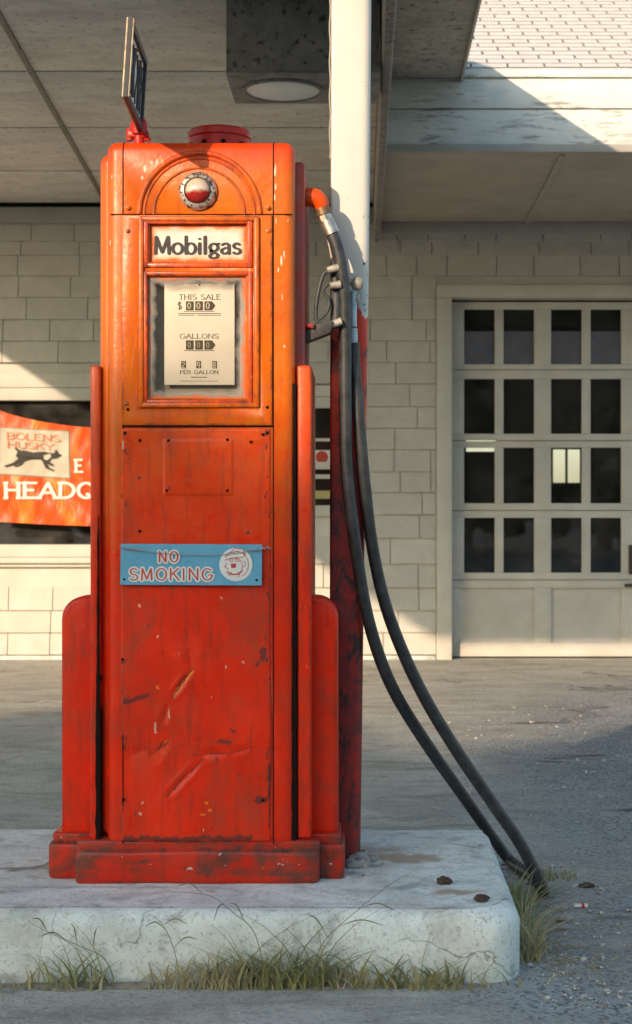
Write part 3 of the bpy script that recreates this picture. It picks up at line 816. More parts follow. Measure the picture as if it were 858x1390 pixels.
for r_ in range(nr):
    s0 = r_ * e_
    y0 = EY - .03 + s0 * math.cos(TH); z0 = RZ + s0 * math.sin(TH)
    y1 = y0 + (e_ + .01) * math.cos(TH); z1 = z0 + (e_ + .01) * math.sin(TH)
    nrm = Vector((0, -math.sin(TH), math.cos(TH)))
    x = -.6 + .1 * (r_ % 2) - (.0068 * r_) % .2
    while x < 6.3:
        w = .2; g = .005; up = .0075 + rs2.uniform(0, .002)
        A = [Vector((x + g, y0, z0)), Vector((x + w - g, y0, z0)), Vector((x + w - g, y1, z1)), Vector((x + g, y1, z1))]
        tp = [A[0] + nrm * up, A[1] + nrm * up, A[2] + nrm * .003, A[3] + nrm * .003]
        va = [mb.bm.verts.new(v) for v in A]; vb = [mb.bm.verts.new(v) for v in tp]
        mb.bm.faces.new(vb)
        for q in range(4): mb.bm.faces.new((va[q], va[(q + 1) % 4], vb[(q + 1) % 4], vb[q])).material_index = 1
        x += w
rs_o = mb.build('roof_shingles', 'roof_white', bld); rs_o.data.materials.append(M['shingle_edge'])
mb = MB()
L = nr * e_
yr, zr = EY - .03 + L * math.cos(TH), RZ + L * math.sin(TH)
mb.prism([(EY - .02, RZ - .01), (yr, zr - .004), (2 * yr - EY, RZ), (2 * yr - EY, RZ - .15), (EY + .1, RZ - .10)], 'x', -6.1, 6.5)
mb.build('roof', 'roof_white', bld)

# ================================================================== CANOPY
can = empty('canopy', (-2.0, 6.0, 3.09), 'grey boarded canopy over the pump with stained ceiling panels', 'canopy')
CZ = 3.09; CX0, CX1, CY0 = -3.94, .085, 2.4
ylines = [CY0, 3.1, 4.12, 5.2, 6.3, 7.35, 8.42, 9.48, WY - .04]
mb = MB()
for a, b in zip(ylines[:-1], ylines[1:]):
    for x0, x1 in ((CX0 + .02, CX1 - .003),):
        mb.box(x0, x1, a + .012, b - .012, CZ, CZ + .012, .002)
mb.build('ceiling_panels', 'ceiling_board', can)
mb = MB(); mb.box(CX0 + .02, CX1, CY0, WY, CZ + .013, CZ + .05); mb.build('ceiling_joist', 'grime', can)
mb = MB(); a = Vector((-1.505, 6.2)); b = Vector((-1.72, 10.4))
d = (b - a) / (b.y - a.y)
p0 = a + d * (CY0 + .05 - a.y)
mb.prism([(p0.x - .012, p0.y), (p0.x + .012, p0.y), (b.x + .014, b.y), (b.x - .014, b.y)], 'z', CZ - .010, CZ - .0006, .001)
mb.build('ceiling_batten', 'rusty_tin', can)
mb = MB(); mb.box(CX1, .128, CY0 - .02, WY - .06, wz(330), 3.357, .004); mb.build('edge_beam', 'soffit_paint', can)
mb = MB(); mb.box(.092, .121, CY0, WY - .09, wz(330) - .012, wz(330) - .001, .002); mb.build('beam_trim', 'rusty_tin', can)
# overhang to the right
OZ = ez(107)
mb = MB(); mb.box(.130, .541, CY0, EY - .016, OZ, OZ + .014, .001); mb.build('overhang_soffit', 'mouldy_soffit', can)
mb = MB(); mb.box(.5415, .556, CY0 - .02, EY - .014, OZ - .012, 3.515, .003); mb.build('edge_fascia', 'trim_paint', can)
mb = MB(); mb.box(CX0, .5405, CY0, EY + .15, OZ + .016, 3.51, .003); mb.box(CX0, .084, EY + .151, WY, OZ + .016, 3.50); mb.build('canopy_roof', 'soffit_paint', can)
mb = MB(); mb.box(CX0 - .02, CX0 + .015, CY0, WY, CZ - .02, OZ + .015, .003); mb.box(CX0 - .02, .54, CY0 - .025, CY0 - .002, CZ - .02, 3.515, .003); mb.build('front_fascia', 'fascia_paint', can)

# post
mb = MB()
PY0 = 3.70
def ring(z_, xl, xr, y0, y1, r=.020):
    pts = []
    for (cx, cy, a0) in ((xr - r, y0 + r, -90), (xr - r, y1 - r, 0), (xl + r * .35, y1 - r * .35, 90), (xl + r * .35, y0 + r * .35, 180)):
        rr = r if cx > (xl + xr) / 2 else r * .35
        for k in range(6): pts.append((cx + rr * math.cos(R(a0 + 18 * k)), cy + rr * math.sin(R(a0 + 18 * k)), z_))
    return pts
lv = [(.14, 447.5, 489), (.6, 447.5, 492.5), (1.2, 448, 497.5), (1.6, 448.5, 501), (2.2, 449.5, 504), (3.09, 450, 505.5)]
rings_ = []
for z_, a, b in lv:
    rings_.append([mb.bm.verts.new(p) for p in ring(z_, (a - 490) / FPX * PY0, (b - 490) / FPX * PY0, PY0, PY0 + .095)])
for A, B in zip(rings_[:-1], rings_[1:]):
    n = len(A)
    for k in range(n): mb.bm.faces.new((A[k], A[(k + 1) % n], B[(k + 1) % n], B[k]))
mb.bm.faces.new(rings_[0]); mb.bm.faces.new(rings_[-1])
post = mb.build('canopy_post', 'post_paint', can); post['label'] = 'square steel post, white above and rusty red below'
# shift of origin: material uses object space relative to canopy root -> re-centre so z is world height
post_me = post.data; post_me.transform(Matrix.Translation(can.location + Vector((.025, -3.70, 0)))); post.location = -(can.location) - Vector((.025, -3.70, 0))
mb = MB()
pts = [Vector((-.0740 + .0012 * math.sin(i * .9), PY0 + .004 + .0012 * math.cos(i * .9), 1.84 + i * .012)) for i in range(100)]
mb.tube(pts, .0020, 6)
mb.build('cable', 'soffit_paint', can)
mb = MB(); mb.box(-.095, .012, PY0 - .004, PY0 + .11, .15, .163, .004); mb.build('post_foot', 'iron', can)

# light fixture
lf = empty('ceiling_light', (-.23, 6.53, CZ), 'dark boxed ceiling light with round lens beside the white post', 'ceiling light')
mb = MB(); BZ = CAMH + 1.8
mb.box(-.549, .078, 6.305, 6.315 + .0, BZ + .001, CZ, .001)
mb.box(-.549, -.541, 6.316, 6.76, BZ + .001, CZ); mb.box(.07, .078, 6.316, 6.76, BZ + .001, CZ); mb.box(-.549, .078, 6.761, 6.77, BZ + .001, CZ)
mb.build('housing', 'rusty_tin', lf)
mb = MB(); mb.box(-.551, .080, 6.302, 6.772, BZ - .006, BZ, .001); mb.build('bottom_plate', 'box_underside', lf)
cxl = (384 - 490) / FPX * 6.55
mb = MB(); mb.lathe([(.172, 0), (.172, -.010), (.158, -.012), (.156, -.004)], (cxl, 6.545, BZ - .0065), 'z', 48); mb.build('lens_rim', 'rusty_tin', lf)
mb = MB(); mb.lathe([(.155, -.0055), (.12, -.016), (.06, -.022), (.01, -.024)], (cxl, 6.545, BZ - .0065), 'z', 48); mb.build('lens', 'lamp_lens', lf)

# ================================================================== BANNER
ban_l, ban_r = wx(1), wx(305)
def ban_y(x, z):
    u = (x - ban_l)
    return WY - .10 + .004 * math.sin(u * 26 + z * 20) + .0015 * math.sin(u * 55 - z * 34 + 1) + .014 * math.sin(u * 6 + z * 9) + .008 * math.sin((z - 1.3) * 19 + u * 8)
def ban_top(x):
    u = (x - ban_l) / (ban_r - ban_l)
    return wz(557) - .14 * math.sin(math.pi * min(1, max(0, u))) ** .8 * .9
bm = bmesh.new(); V = {}
nx, nz = 150, 60
for i in range(nx + 1):
    for j in range(nz + 1):
        x = ban_l + (ban_r - ban_l) * i / nx; zt = ban_top(x); zb = wz(708) - .03 * math.sin(math.pi * i / nx)
        z = zb + (zt - zb) * j / nz
        V[i, j] = bm.verts.new((x, ban_y(x, z), z))
for i in range(nx):
    for j in range(nz): bm.faces.new((V[i, j], V[i + 1, j], V[i + 1, j + 1], V[i, j + 1])).smooth = True
ban = empty('banner', (ban_l, WY - .1, wz(708)), 'orange banner with a running dog label hung across the display window', 'banner')
me = bpy.data.meshes.new('cloth'); bm.to_mesh(me); bm.free(); link('cloth', me, 'banner_cloth', ban)
def lab(x, z): return ban_y(x, z)
LX0, LX1, LZ0, LZ1 = wx(3), wx(99), wz(645), wz(580)
def sk(x): return -(x - LX0) * .06
def yfn(x, z): return ban_y(x, z)
def skew_grid(name, x0, x1, z0, z1, d, mat):
    o = grid(name, x0, x1, z0, z1, 40, 26, lambda x, z: ban_y(x, z + sk(x)) - d, mat, None)
    for v in o.data.vertices: v.co.z += sk(v.co.x)
    off = ban.location; o.data.transform(Matrix.Translation(-off)); o.parent = ban; return o
skew_grid('label_border', LX0, LX1, LZ0, LZ1, .003, 'label_border')
skew_grid('label_panel', LX0 + .008, LX1 - .008, LZ0 + .008, LZ1 - .008, .005, 'banner_label')
mb = MB()
letters(mb, 'BOLENS', wx(14), wz(596), -.012, .043, .075, .055, .12, .06, yf=yfn, fit=wx(88) - wx(16), step=.00005)
for v in mb.bm.verts: v.co.z += sk(v.co.x) * 1.0
flat_build(mb, 'brand_lettering', 'banner_orange_ink', ban)
mb = MB()
letters(mb, 'HUSKY', wx(15), wz(607.5), -.012, .041, .075, .055, .12, .06, yf=yfn, fit=wx(80) - wx(17), step=.00005)
for v in mb.bm.verts: v.co.z += sk(v.co.x) * 1.0
flat_build(mb, 'brand_lettering', 'banner_orange_ink', ban)
mb = MB()
letters(mb, 'HEADQUARTERS', wx(12), wz(676), -.010, .100, .125, .085, .17, .13, yf=yfn, fit=1.42, step=.00005)
letters(mb, 'E', wx(106), wz(641), -.010, .080, .125, .085, .17, .13, yf=yfn, step=.00005)
flat_build(mb, 'banner_lettering', 'banner_white', ban)
# running dog: body blob polygon, legs, tail
mb = MB()
def dogpoly(pts, k):
    mb.bm.faces.new([mb.bm.verts.new((wx(a), ban_y(wx(a), wz(b)) - .0125 - k * .0002, wz(b + 3))) for a, b in pts])
dogpoly([(28, 612), (36, 609), (50, 612), (64, 611), (76, 613), (82, 612), (88, 616), (80, 620), (74, 620), (70, 624), (58, 621), (46, 621), (38, 624), (30, 622), (26, 616)], 0)
dogpoly([(30, 620), (36, 622), (24, 629), (14, 632), (10, 630), (22, 626)], 1)
dogpoly([(33, 621), (38, 623), (34, 629), (26, 632), (24, 630), (30, 627)], 2)
dogpoly([(62, 621), (68, 622), (78, 630), (74, 630), (66, 626)], 3)
dogpoly([(60, 621), (65, 622), (70, 632), (78, 636), (75, 637), (66, 633)], 4)
dogpoly([(30, 613), (24, 606), (26, 605), (34, 611)], 5)
dogpoly([(78, 612), (80, 608), (83, 612)], 6)
flat_build(mb, 'dog_emblem', 'dog_dark', ban)
mb = MB()
mb.bm.faces.new([mb.bm.verts.new((wx(a), ban_y(wx(a), wz(b)) - .0145, wz(b + 3))) for a, b in [(64, 616), (73, 613.5), (74, 618), (69, 622.5), (64, 621)]])
flat_build(mb, 'dog_patch', 'banner_label', ban)

# ================================================================== FUEL PUMP
PF = 3.5
def px_(x): return (x - 490) / 600.0
def pz_(y): return CAMH + (697 - y) / 600.0
pump = empty('gas_pump', (-.3625, 3.70, .15), 'old red fuel pump with white dial and two black hoses', 'fuel pump')
# body shell
XL, XR = px_(144), px_(400)
TOPZ = pz_(191)
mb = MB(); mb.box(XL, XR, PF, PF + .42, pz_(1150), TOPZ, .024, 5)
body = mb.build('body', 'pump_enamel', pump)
def cutter(x0, x1, y0, y1, z0, z1):
    m = MB(); m.box(x0, x1, y0, y1, z0, z1); return m.build('cut', 'recess_grey')
loc = pump.location
W1 = (px_(203), px_(335), pz_(356), pz_(304)); W2 = (px_(200), px_(334), pz_(541), pz_(375))
def cutpair(d):
    cs = [cutter(W1[0], W1[1], PF - .05, PF + .012, W1[2], W1[3]), cutter(W2[0], W2[1], PF - .05, PF + d, W2[2], W2[3])]
    return cs
boolean(body, cutpair(.055))
# front cover sheets
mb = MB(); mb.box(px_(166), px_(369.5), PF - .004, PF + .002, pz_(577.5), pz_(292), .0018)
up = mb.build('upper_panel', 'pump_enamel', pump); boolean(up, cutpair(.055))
# mouldings: outer frame and arch
mb = MB()
cx_, cz_ = px_(270.5), pz_(291)
def arch(r, rad, y, legz):
    pts = [(cx_ - r, y, legz)] + [(cx_ + r * math.cos(R(a)), y, cz_ + r * 1.02 * math.sin(R(a))) for a in range(180, -1, -6)] + [(cx_ + r, y, legz)]
    mb.tube(pts, rad, 10)
arch(.1365, .0065, PF - .001, cz_ + .002); arch(.1250, .0035, PF + .000, cz_ + .002); arch(.103, .0030, PF - .0005, cz_ + .002)
mb.build('arch_moulding', 'pump_enamel', pump)
mb = MB()
frame(mb, px_(188.5), px_(352.5), pz_(554), pz_(294), .0125, PF - .013, PF - .003, .0045)
mb.build('face_moulding', 'pump_enamel', pump)
mb = MB()
frame(mb, px_(195), px_(343), pz_(364), pz_(297.5), .0115, PF - .0085, PF - .0035, .0025)
frame(mb, px_(195), px_(343), pz_(548.5), pz_(368.5), .0095, PF - .0085, PF - .0035, .0025)
mb.build('window_moulding', 'pump_enamel_red', pump)
# glasses
def edgefn(x0, x1, z0, z1, m):
    def fn(x, z): 
        d = min(x - x0, x1 - x, z - z0, z1 - z)
        return max(0, 1 - d / m)
    return fn
g1 = grid('brand_glass', W1[0] + .0005, W1[1] - .0005, W1[2] + .0005, W1[3] - .0005, 60, 26, lambda x, z: PF + .006, 'milk_glass', pump, {'edge': edgefn(W1[0], W1[1], W1[2], W1[3], .024)})
mb = MB(); letters(mb, 'Mobilgas', px_(209.5), pz_(344), PF + .0048,   .0385, .112, .062, 0, .05, fit=(px_(328) - px_(209.5)))
lt = flat_build(mb, 'brand_lettering', 'sign_ink', pump)
gw = edgefn(W2[0], W2[1], W2[2], W2[3], .028)
def gedge(x, z):
    v = gw(x, z); k = (x - W2[0]) / (W2[1] - W2[0])
    return max(v * .85, max(0, 1 - (W2[1] - x) / .030) * .95, max(0, 1 - (z - W2[2]) / .020) * .8, .55 * max(0, 1 - (x - W2[0]) / .02) * (1 if abs(z - 1.255) < .02 else .5))
grid('dial_glass', W2[0] + .0005, W2[1] - .0005, W2[2] + .0005, W2[3] - .0005, 70, 90, lambda x, z: PF + .004, 'dial_glass', pump, {'edge': gedge})
mb = MB(); mb.box(W2[0] + .001, W2[1] - .001, PF + .050, PF + .0545, W2[2] + .001, W2[3] - .001); mb.build('recess_back', 'recess_grey', pump)
mb = MB()
for (a, b) in ((W2[0] + .0004, W2[0] + .0024), (W2[1] - .0024, W2[1] - .0004)): mb.box(a, b, PF + .006, PF + .049, W2[2] + .003, W2[3] - .003)
mb.box(W2[0] + .003, W2[1] - .003, PF + .006, PF + .049, W2[2] + .0004, W2[2] + .0024); mb.build('recess_lining', 'recess_grey', pump)
# dial: real depth .030 behind the face
DYD = PF + .030; sdl = DYD / FPX
def dx(x): return (x - 490) * sdl
def dz(y): return CAMH + (697 - y) * sdl
mb = MB(); mb.box(dx(223), dx(318.5), DYD, DYD + .004, dz(522.5), dz(381.5), .0012); dial = mb.build('dial_plate', 'dial_cream', pump)
mb = MB(); y_ = DYD - .0006
letters(mb, 'THIS SALE', dx(243), dz(406.5), y_, 6.6 * sdl, .085, .05, .13, .10, fit=dx(300) - dx(243))
letters(mb, '$', dx(241.5), dz(419.5), y_, 9.5 * sdl, .07, .05)
letters(mb, 'GALLONS', dx(244.5), dz(459.5), y_, 6.2 * sdl, .085, .05, .13, .10, fit=dx(297) - dx(244.5))
letters(mb, 'PER GALLON', dx(244.5), dz(507.5), y_, 4.8 * sdl, .09, .06, .13, .10, fit=dx(296.5) - dx(244.5))
def dbox(x0, x1, y0, y1, dd=0): mb.box(dx(x0), dx(x1), DYD - .0008 - dd, DYD - .0001, dz(y1), dz(y0))
dbox(242, 300, 425.2, 426.0); dbox(242, 264, 427.6, 428.2); dbox(268, 300, 427.6, 428.2)
dbox(245, 296.5, 517.0, 517.5); dbox(259, 281, 511.5, 512.4)
for (y0, y1) in ((409, 421), (462, 474.5)):
    for (a, b) in ((252.5, 263), (265, 275.5)): dbox(a, b, y0, y1)
    mb.prism([(dx(277.5), dz(y1)), (dx(288), dz(y1)), (dx(292.5), dz((y0 + y1) / 2)), (dx(288), dz(y0)), (dx(277.5), dz(y0))], 'y', DYD - .0008, DYD - .0001)
    dbox(250, 291, y1 + 1, y1 + 1.8)
for x in (246, 266.5, 288): dbox(x, x + 6.5, 490, 500)
flat = mb.build('dial_print', 'dial_ink', dial)
mb = MB()
for i, c in enumerate('000'): letters(mb, c, dx(254.3 + i * 12.6), dz(419.5), DYD - .0012, 9 * sdl, .09, .06)
for i, c in enumerate('000'): letters(mb, c, dx(254.9 + i * 12.6), dz(472), DYD - .0012, 7.5 * sdl, .05, .04)
for i, c in enumerate('298'): letters(mb, c, dx((246.8, 267.3, 288.8)[i]), dz(499), DYD - .0012, 7.6 * sdl, .10, .08)
flat_build(mb, 'counter_digits', 'cream_ink', dial)
mb = MB(); mb.lathe([(.0022, 0), (.0016, .0018)], (dx(271), DYD, dz(386.5)), 'y', 10, -1); mb.build('dial_screw', 'iron', dial)
# jewel
jc = (px_(269), PF, pz_(260))
mb = MB(); mb.lathe([(.0435, 0), (.0435, .006), (.038, .014), (.031, .017), (.029, .012), (.029, .004)], jc, 'y', 40, -1); jr = mb.build('bezel', 'chrome_ring', pump)
mb = MB()
for k in range(12):
    a = R(30 * k + 8); mb.lathe([(.0022, 0), (.0022, .003)], (jc[0] + .0365 * math.cos(a), jc[1] - .0135, jc[2] + .0365 * math.sin(a)), 'y', 8, -1)
mb.build('bezel_rivets', 'iron', jr)
mb = MB(); mb.lathe([(.0285, .004), (.0283, .012), (.026, .019), (.021, .025), (.013, .0295), (.005, .031), (.0005, .0312)], jc, 'y', 40, -1)
jw = mb.build('glass_jewel', 'jewel', jr, 60)
# vertical welded seams over the face and the shoulder
mb = MB()
for xs in (167, 371):
    X = px_(xs); r = .024
    pts = [(X, PF - .0006, pz_(1145)), (X, PF - .0006, TOPZ - r)] + [(X, PF + r - (r + .0006) * math.cos(R(a)), TOPZ - r + (r + .0006) * math.sin(R(a))) for a in range(10, 91, 10)] + [(X, PF + .38, TOPZ + .0006)]
    mb.tube(pts, .0013, 6)
mb.tube([(XL + .01, PF - .0006, pz_(291)), (XR - .004, PF - .0006, pz_(291))], .0014, 6)
mb.tube([(px_(166), PF - .001, pz_(578.8)), (px_(370), PF - .001, pz_(578.8))], .0022, 6)
mb.build('seam', 'grime', pump)
# side pilasters
mb = MB(); mb.box(-.5965, XL + .04, PF + .020, PF + .37, pz_(1140), pz_(203), .026, 6); mb.build('side_panel', 'pump_enamel', pump)
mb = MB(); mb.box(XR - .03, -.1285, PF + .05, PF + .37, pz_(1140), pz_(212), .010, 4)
mb.build('side_panel', 'pump_enamel_shaded', pump)
for (a, b) in ((-.6150, -.592), (-.145, -.1125)):
    m = MB(); m.box(a, b, PF + .012, PF + .32, pz_(1140), pz_(495), .0055, 3); m.box(a + .001, b - .001, PF + .014, PF + .30, pz_(1141), pz_(690), .004)
    m.build('side_fin', 'pump_enamel_red', pump)
# dark strips laid over the gaps between the face and the fins, uneven in width
rgp = random.Random(6)
for (c0, wa, wb, y0, y1, dirn) in ((399.5, 3.0, 5.0, 520, 1143, 1), (132.5, .6, 5.0, 700, 1143, -1)):
    L_, R_ = [], []
    n = 34
    for i in range(n + 1):
        k = i / n; yy = y0 + (y1 - y0) * k; w = wa + (wb - wa) * min(1, k * 1.3) + rgp.uniform(-.9, .9)
        L_.append((px_(c0 - w * .7 + rgp.uniform(-.4, .4)), pz_(yy))); R_.append((px_(c0 + w * .6), pz_(yy)))
    m = MB(); m.prism(L_ + R_[::-1], 'y', PF + .0065, PF + .03); m.build('gap_strip', 'grime', pump)
# peeling pale flakes on the shoulder and right strip
rgp = random.Random(16); mb = MB()
def flake(x, y, w, h, Yv=PF - .0006):
    n = 9; pts = []
    for i in range(n):
        a = 2 * math.pi * i / n; r = rgp.uniform(.55, 1.15)
        pts.append((px_(x + w * r * math.cos(a)), Yv, pz_(y + h * r * math.sin(a))))
    mb.bm.faces.new([mb.bm.verts.new(p) for p in pts])
for f in ((197, 229, 2.6, 6.5), (206, 221, 2.2, 3), (193, 241, 1.6, 4), (373.5, 232, 1.5, 9), (374, 254, 1.3, 6), (373, 268, 1.2, 5), (375, 300, .9, 5), (382, 352, 1.6, 9), (386, 345, 1.1, 6), (378, 366, 1.3, 5), (383, 404, .8, 5), (391, 300, .7, 3), (158, 262, 1.2, 2), (150, 330, .8, 5), (155, 470, .9, 3), (386, 470, 1.4, 2.4), (152, 240, 1, 3)): flake(*f)
flat_build(mb, 'peeling_paint', 'flake', pump)
# lower side pods with a rounded outer shoulder
def pod(x0, x1, sgn, name='side_pod'):
    r = .052; zt = pz_(812) ; zb = pz_(1142)
    if sgn > 0: pts = [(x0, zb), (x1, zb), (x1, zt - r)] + [(x1 - r + r * math.cos(R(a)), zt - r + r * math.sin(R(a))) for a in range(15, 91, 15)] + [(x0, zt)]
    else: pts = [(x1, zb), (x0, zb), (x0, zt - r)] + [(x0 + r - r * math.cos(R(a)), zt - r + r * math.sin(R(a))) for a in range(15, 91, 15)] + [(x1, zt)]
    m = MB(); m.prism(pts, 'y', PF + .070, PF + .178, .010, 3); return m.build(name, 'pump_enamel_red', pump)
pod(-.692, -.605, -1); pod(-.125, -.0525, 1)
# plinth
def plinth(x0, x1, y0, y1, zt, bev):
    m.box(x0, x1, y0, y1, .148, zt, bev, 4)
m = MB(); m.box(px_(101), px_(436) - .004, PF - .004, PF + .44, .150, pz_(1153), .014, 4)
m.box(-.7175, -.0375, PF + .045, PF + .19, .1505, pz_(1150), .012, 4)
m.box(px_(103) , px_(434), PF + .002, PF + .43, pz_(1153) - .014, pz_(1140), .008, 3)
m.box(-.708, -.047, PF + .052, PF + .185, pz_(1150) - .012, pz_(1137), .006, 3)
from mathutils import noise as N
bmesh.ops.subdivide_edges(m.bm, edges=[e for e in m.bm.edges if e.calc_length() > .08], cuts=9, use_grid_fill=True)
for v in m.bm.verts:
    k = N.noise(v.co * 11); v.co.y += k * .0035; v.co.z += N.noise(v.co * 9 + Vector((4, 4, 4))) * .0035
m.build('plinth', 'pump_enamel_base', pump)

# lower door panel with dents, creases and scuffs
def seg_d(x, z, a, b):
    ax, az = px_(a[0]), pz_(a[1]); bx_, bz_ = px_(b[0]), pz_(b[1])
    dx_, dz_ = bx_ - ax, bz_ - az; L2 = dx_ * dx_ + dz_ * dz_ + 1e-9
    t_ = max(0, min(1, ((x - ax) * dx_ + (z - az) * dz_) / L2))
    return math.hypot(x - ax - dx_ * t_, z - az - dz_ * t_), t_
CREASES = [((262, 908), (233, 948), .006, .007), ((228, 956), (222, 985), .004, .009), ((288, 850), (318, 966), .0020, .022),
           ((276, 1030), (226, 1082), .006, .008), ((262, 1024), (312, 1022), .0045, .012), ((312, 1022), (342, 1014), .003, .010), ((230, 1003), (205, 1040), .0035, .010),
           ((205, 1040), (176, 1095), .003, .012), ((233, 948), (262, 1024), .003, .030), ((255, 880), (262, 908), .004, .014)]
def panel_y(x, z):
    y = PF - .003
    for a, b, dpt, w in CREASES:
        d, t_ = seg_d(x, z, a, b)
        taper = max(0, math.sin(math.pi * t_)) ** .7 * .62
        y += dpt * taper * math.exp(-(d / w) ** 2 * 1.6 - (d / w) * .6)
        y -= dpt * .35 * taper * math.exp(-((d - w * 1.6) / (w * .8)) ** 2)
    k = max(0, min(1, (pz_(830) - z) / .1))
    y += k * (N.noise(Vector((x * 9, 0, z * 7))) * .004 + N.noise(Vector((x * 4 + 3, 0, z * 3.3))) * .006)
    y += N.noise(Vector((x * 14, 2, z * 10))) * .0008
    # raised cover plate
    if px_(222) < x < px_(316) and pz_(672) < z < pz_(597): y -= .0022
    edge = min(x - px_(163), px_(369) - x, z - pz_(1143), pz_(580) - z)
    y += .006 * max(0, 1 - edge / .006) ** 2
    return y
WEAR = [((171, 952), (200, 944), .0045), ((297, 1006), (313, 1006), .0045), ((315, 991), (318, 992), .003), ((357, 882), (357, 892), .006), ((351, 899), (349, 904), .004), ((362, 893), (363, 896), .004),
        ((167, 895), (167, 898), .004), ((352, 1086), (361, 1086), .006), ((167, 1083), (168, 1086), .005), ((170, 588), (170, 590), .003), ((363, 586), (362, 589), .004), ((242, 930), (252, 917), .0016),
        ((262, 1045), (240, 1066), .002), ((165, 1000), (165, 1090), .0035), ((366, 1040), (367, 1120), .0035), ((318, 560), (318, 561), .001), ((222, 1006), (214, 1020), .002), ((170, 1139), (340, 1138), .0055), ((164, 960), (164, 1135), .002)]
BRIGHT = [((262, 910), (236, 944), .0022), ((256, 918), (238, 941), .0015), ((214, 932), (215, 934), .002), ((230, 1004), (222, 1008), .0015), ((272, 1105), (279, 1106), .0016), ((284, 1100), (286, 1100), .002), ((280, 1090), (281, 1090), .002)]
rw = random.Random(4)
for k in range(46):
    xx = rw.choice([rw.uniform(164, 172), rw.uniform(360, 368), rw.uniform(170, 362)]); yy = rw.uniform(600, 1135) if xx > 172 and xx < 360 else rw.uniform(590, 1140)
    WEAR.append(((xx, yy), (xx + rw.uniform(-2, 2), yy + rw.uniform(0, 9)), rw.uniform(.0008, .0022)))
for a_, b_, d_, w_ in CREASES[:1] + CREASES[3:4] + CREASES[4:7]: WEAR.append((a_, b_, .0011))
PALE = [((211, 981), (211, 994), .0020), ((195, 1034), (195, 1057), .0020), ((194, 1080), (193, 1090), .0020), ((214, 863), (214, 864), .002), ((189, 820), (190, 824), .0015), ((336, 722), (337, 722), .0028), ((330, 898), (331, 900), .001),
        ((300, 810), (301, 812), .001), ((190, 1104), (191, 1105), .002), ((240, 1065), (241, 1066), .001)]
def marks(lst, jag=.5):
    def fn(x, z):
        v = 0
        nn = N.noise(Vector((x * 220, 0, z * 220))) * jag * 1.3 + N.noise(Vector((x * 70, 3, z * 70))) * jag * 2.2
        for a, b, w in lst:
            if abs(x - px_((a[0] + b[0]) / 2)) > .16 and abs(b[0] - a[0]) < 60: continue
            d, _ = seg_d(x, z, a, b)
            v = max(v, max(0, min(1, (1.35 - d / w + nn) * 2.2)))
        return v
    return fn
def scalev(fn, k): return lambda x, z: fn(x, z) * k
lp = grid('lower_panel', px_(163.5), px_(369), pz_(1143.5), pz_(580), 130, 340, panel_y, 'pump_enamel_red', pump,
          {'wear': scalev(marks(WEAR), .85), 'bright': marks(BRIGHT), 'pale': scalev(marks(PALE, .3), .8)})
# screws
for (a, b) in ((170, 588), (363, 588), (190, 598), (229, 598), (309, 597), (341, 600), (227, 666), (309, 666), (190, 721), (167, 895), (357, 1086), (168, 1085), (174, 556), (363, 553), (357, 590)):
    m = MB(); m.lathe([(.0036, 0), (.0032, .0016), (.0012, .0022)], (px_(a), PF - .0045, pz_(b)), 'y', 10, -1); m.build('screw', 'grime', pump)
for (a, b) in ((174, 282), (174, 314), (364, 282), (364, 314), (336, 722), (172, 548)):
    m = MB(); m.lathe([(.0055, 0), (.005, .0025), (.0015, .0036)], (px_(a), PF - .0035, pz_(b)), 'y', 12, -1); m.build('screw', 'pump_enamel', pump)
# filler cap on top
mb = MB(); fc = (px_(280) + .012, 3.70, TOPZ)
mb.lathe([(.078, -.004), (.078, .006), (.073, .010), (.073, .048), (.076, .052), (.076, .064), (.070, .070), (.004, .074)], fc, 'z', 48)
cap = mb.build('filler_cap', 'cap_red', pump)
for k in range(10):
    a = R(36 * k + 12 - 90); d = Vector((math.cos(a), math.sin(a), 0))
    p = Vector(fc) + d * .072 + Vector((0, 0, .030)); mb = MB(); mb.tube([p, p + d * .005], .0055, 8); mb.build('cap_bolt', 'grime', cap)
# hidden back faces: simple vent on the back
mb = MB(); mb.box(XL + .04, XR - .04, PF + .415, PF + .426, .35, 1.55, .003); mb.build('back_panel', 'pump_enamel_shaded', pump)

# price sign arm (bolted on the left of the top)
mb = MB()
cp = Vector((px_(190) , 3.55, TOPZ))
cp.x = (189 - 490) / FPX * 3.55
mb.lathe([(.012, -.006), (.012, .022), (.019, .026), (.021, .045), (.017, .058), (.008, .066)], cp, 'z', 20)
mb.tube([cp + Vector((-.022, 0, .012)), cp + Vector((-.022, 0, .040))], .008, 10)
mb.box(cp.x - .026, cp.x + .022, cp.y - .010, cp.y + .010, cp.z + .018, cp.z + .034, .003)
mb.tube([cp + Vector((.012, -.006, .014)), cp + Vector((.027, -.008, .012))], .004, 8)
clamp = mb.build('sign_clamp', 'cap_red', pump)
mb = MB()
top_ = [cp + Vector((-.004, 0, .05)), PX(187, 130, 3.50), PX(188, 92, 3.45), PX(182, 68, 3.40), PX(176, 45, 3.34), PX(175, 27, 3.31)]
mb.tube(smooth_path(top_, 5), .0034, 8)
for p in (PX(183, 69, 3.40), PX(177, 31, 3.33)): mb.tube([p - Vector((.006, 0, 0)), p + Vector((.012, 0, .001))], .0025, 8)
mb.build('sign_arm', 'cap_red', pump)
Yn, Yf_ = 3.24, 3.55
sx_t, sx_b = (172 - 490) / FPX * Yn, (165 - 490) / FPX * Yn
szt, szb = CAMH + (697 - 23) / FPX * Yn, CAMH + (697 - 131) / FPX * Yn
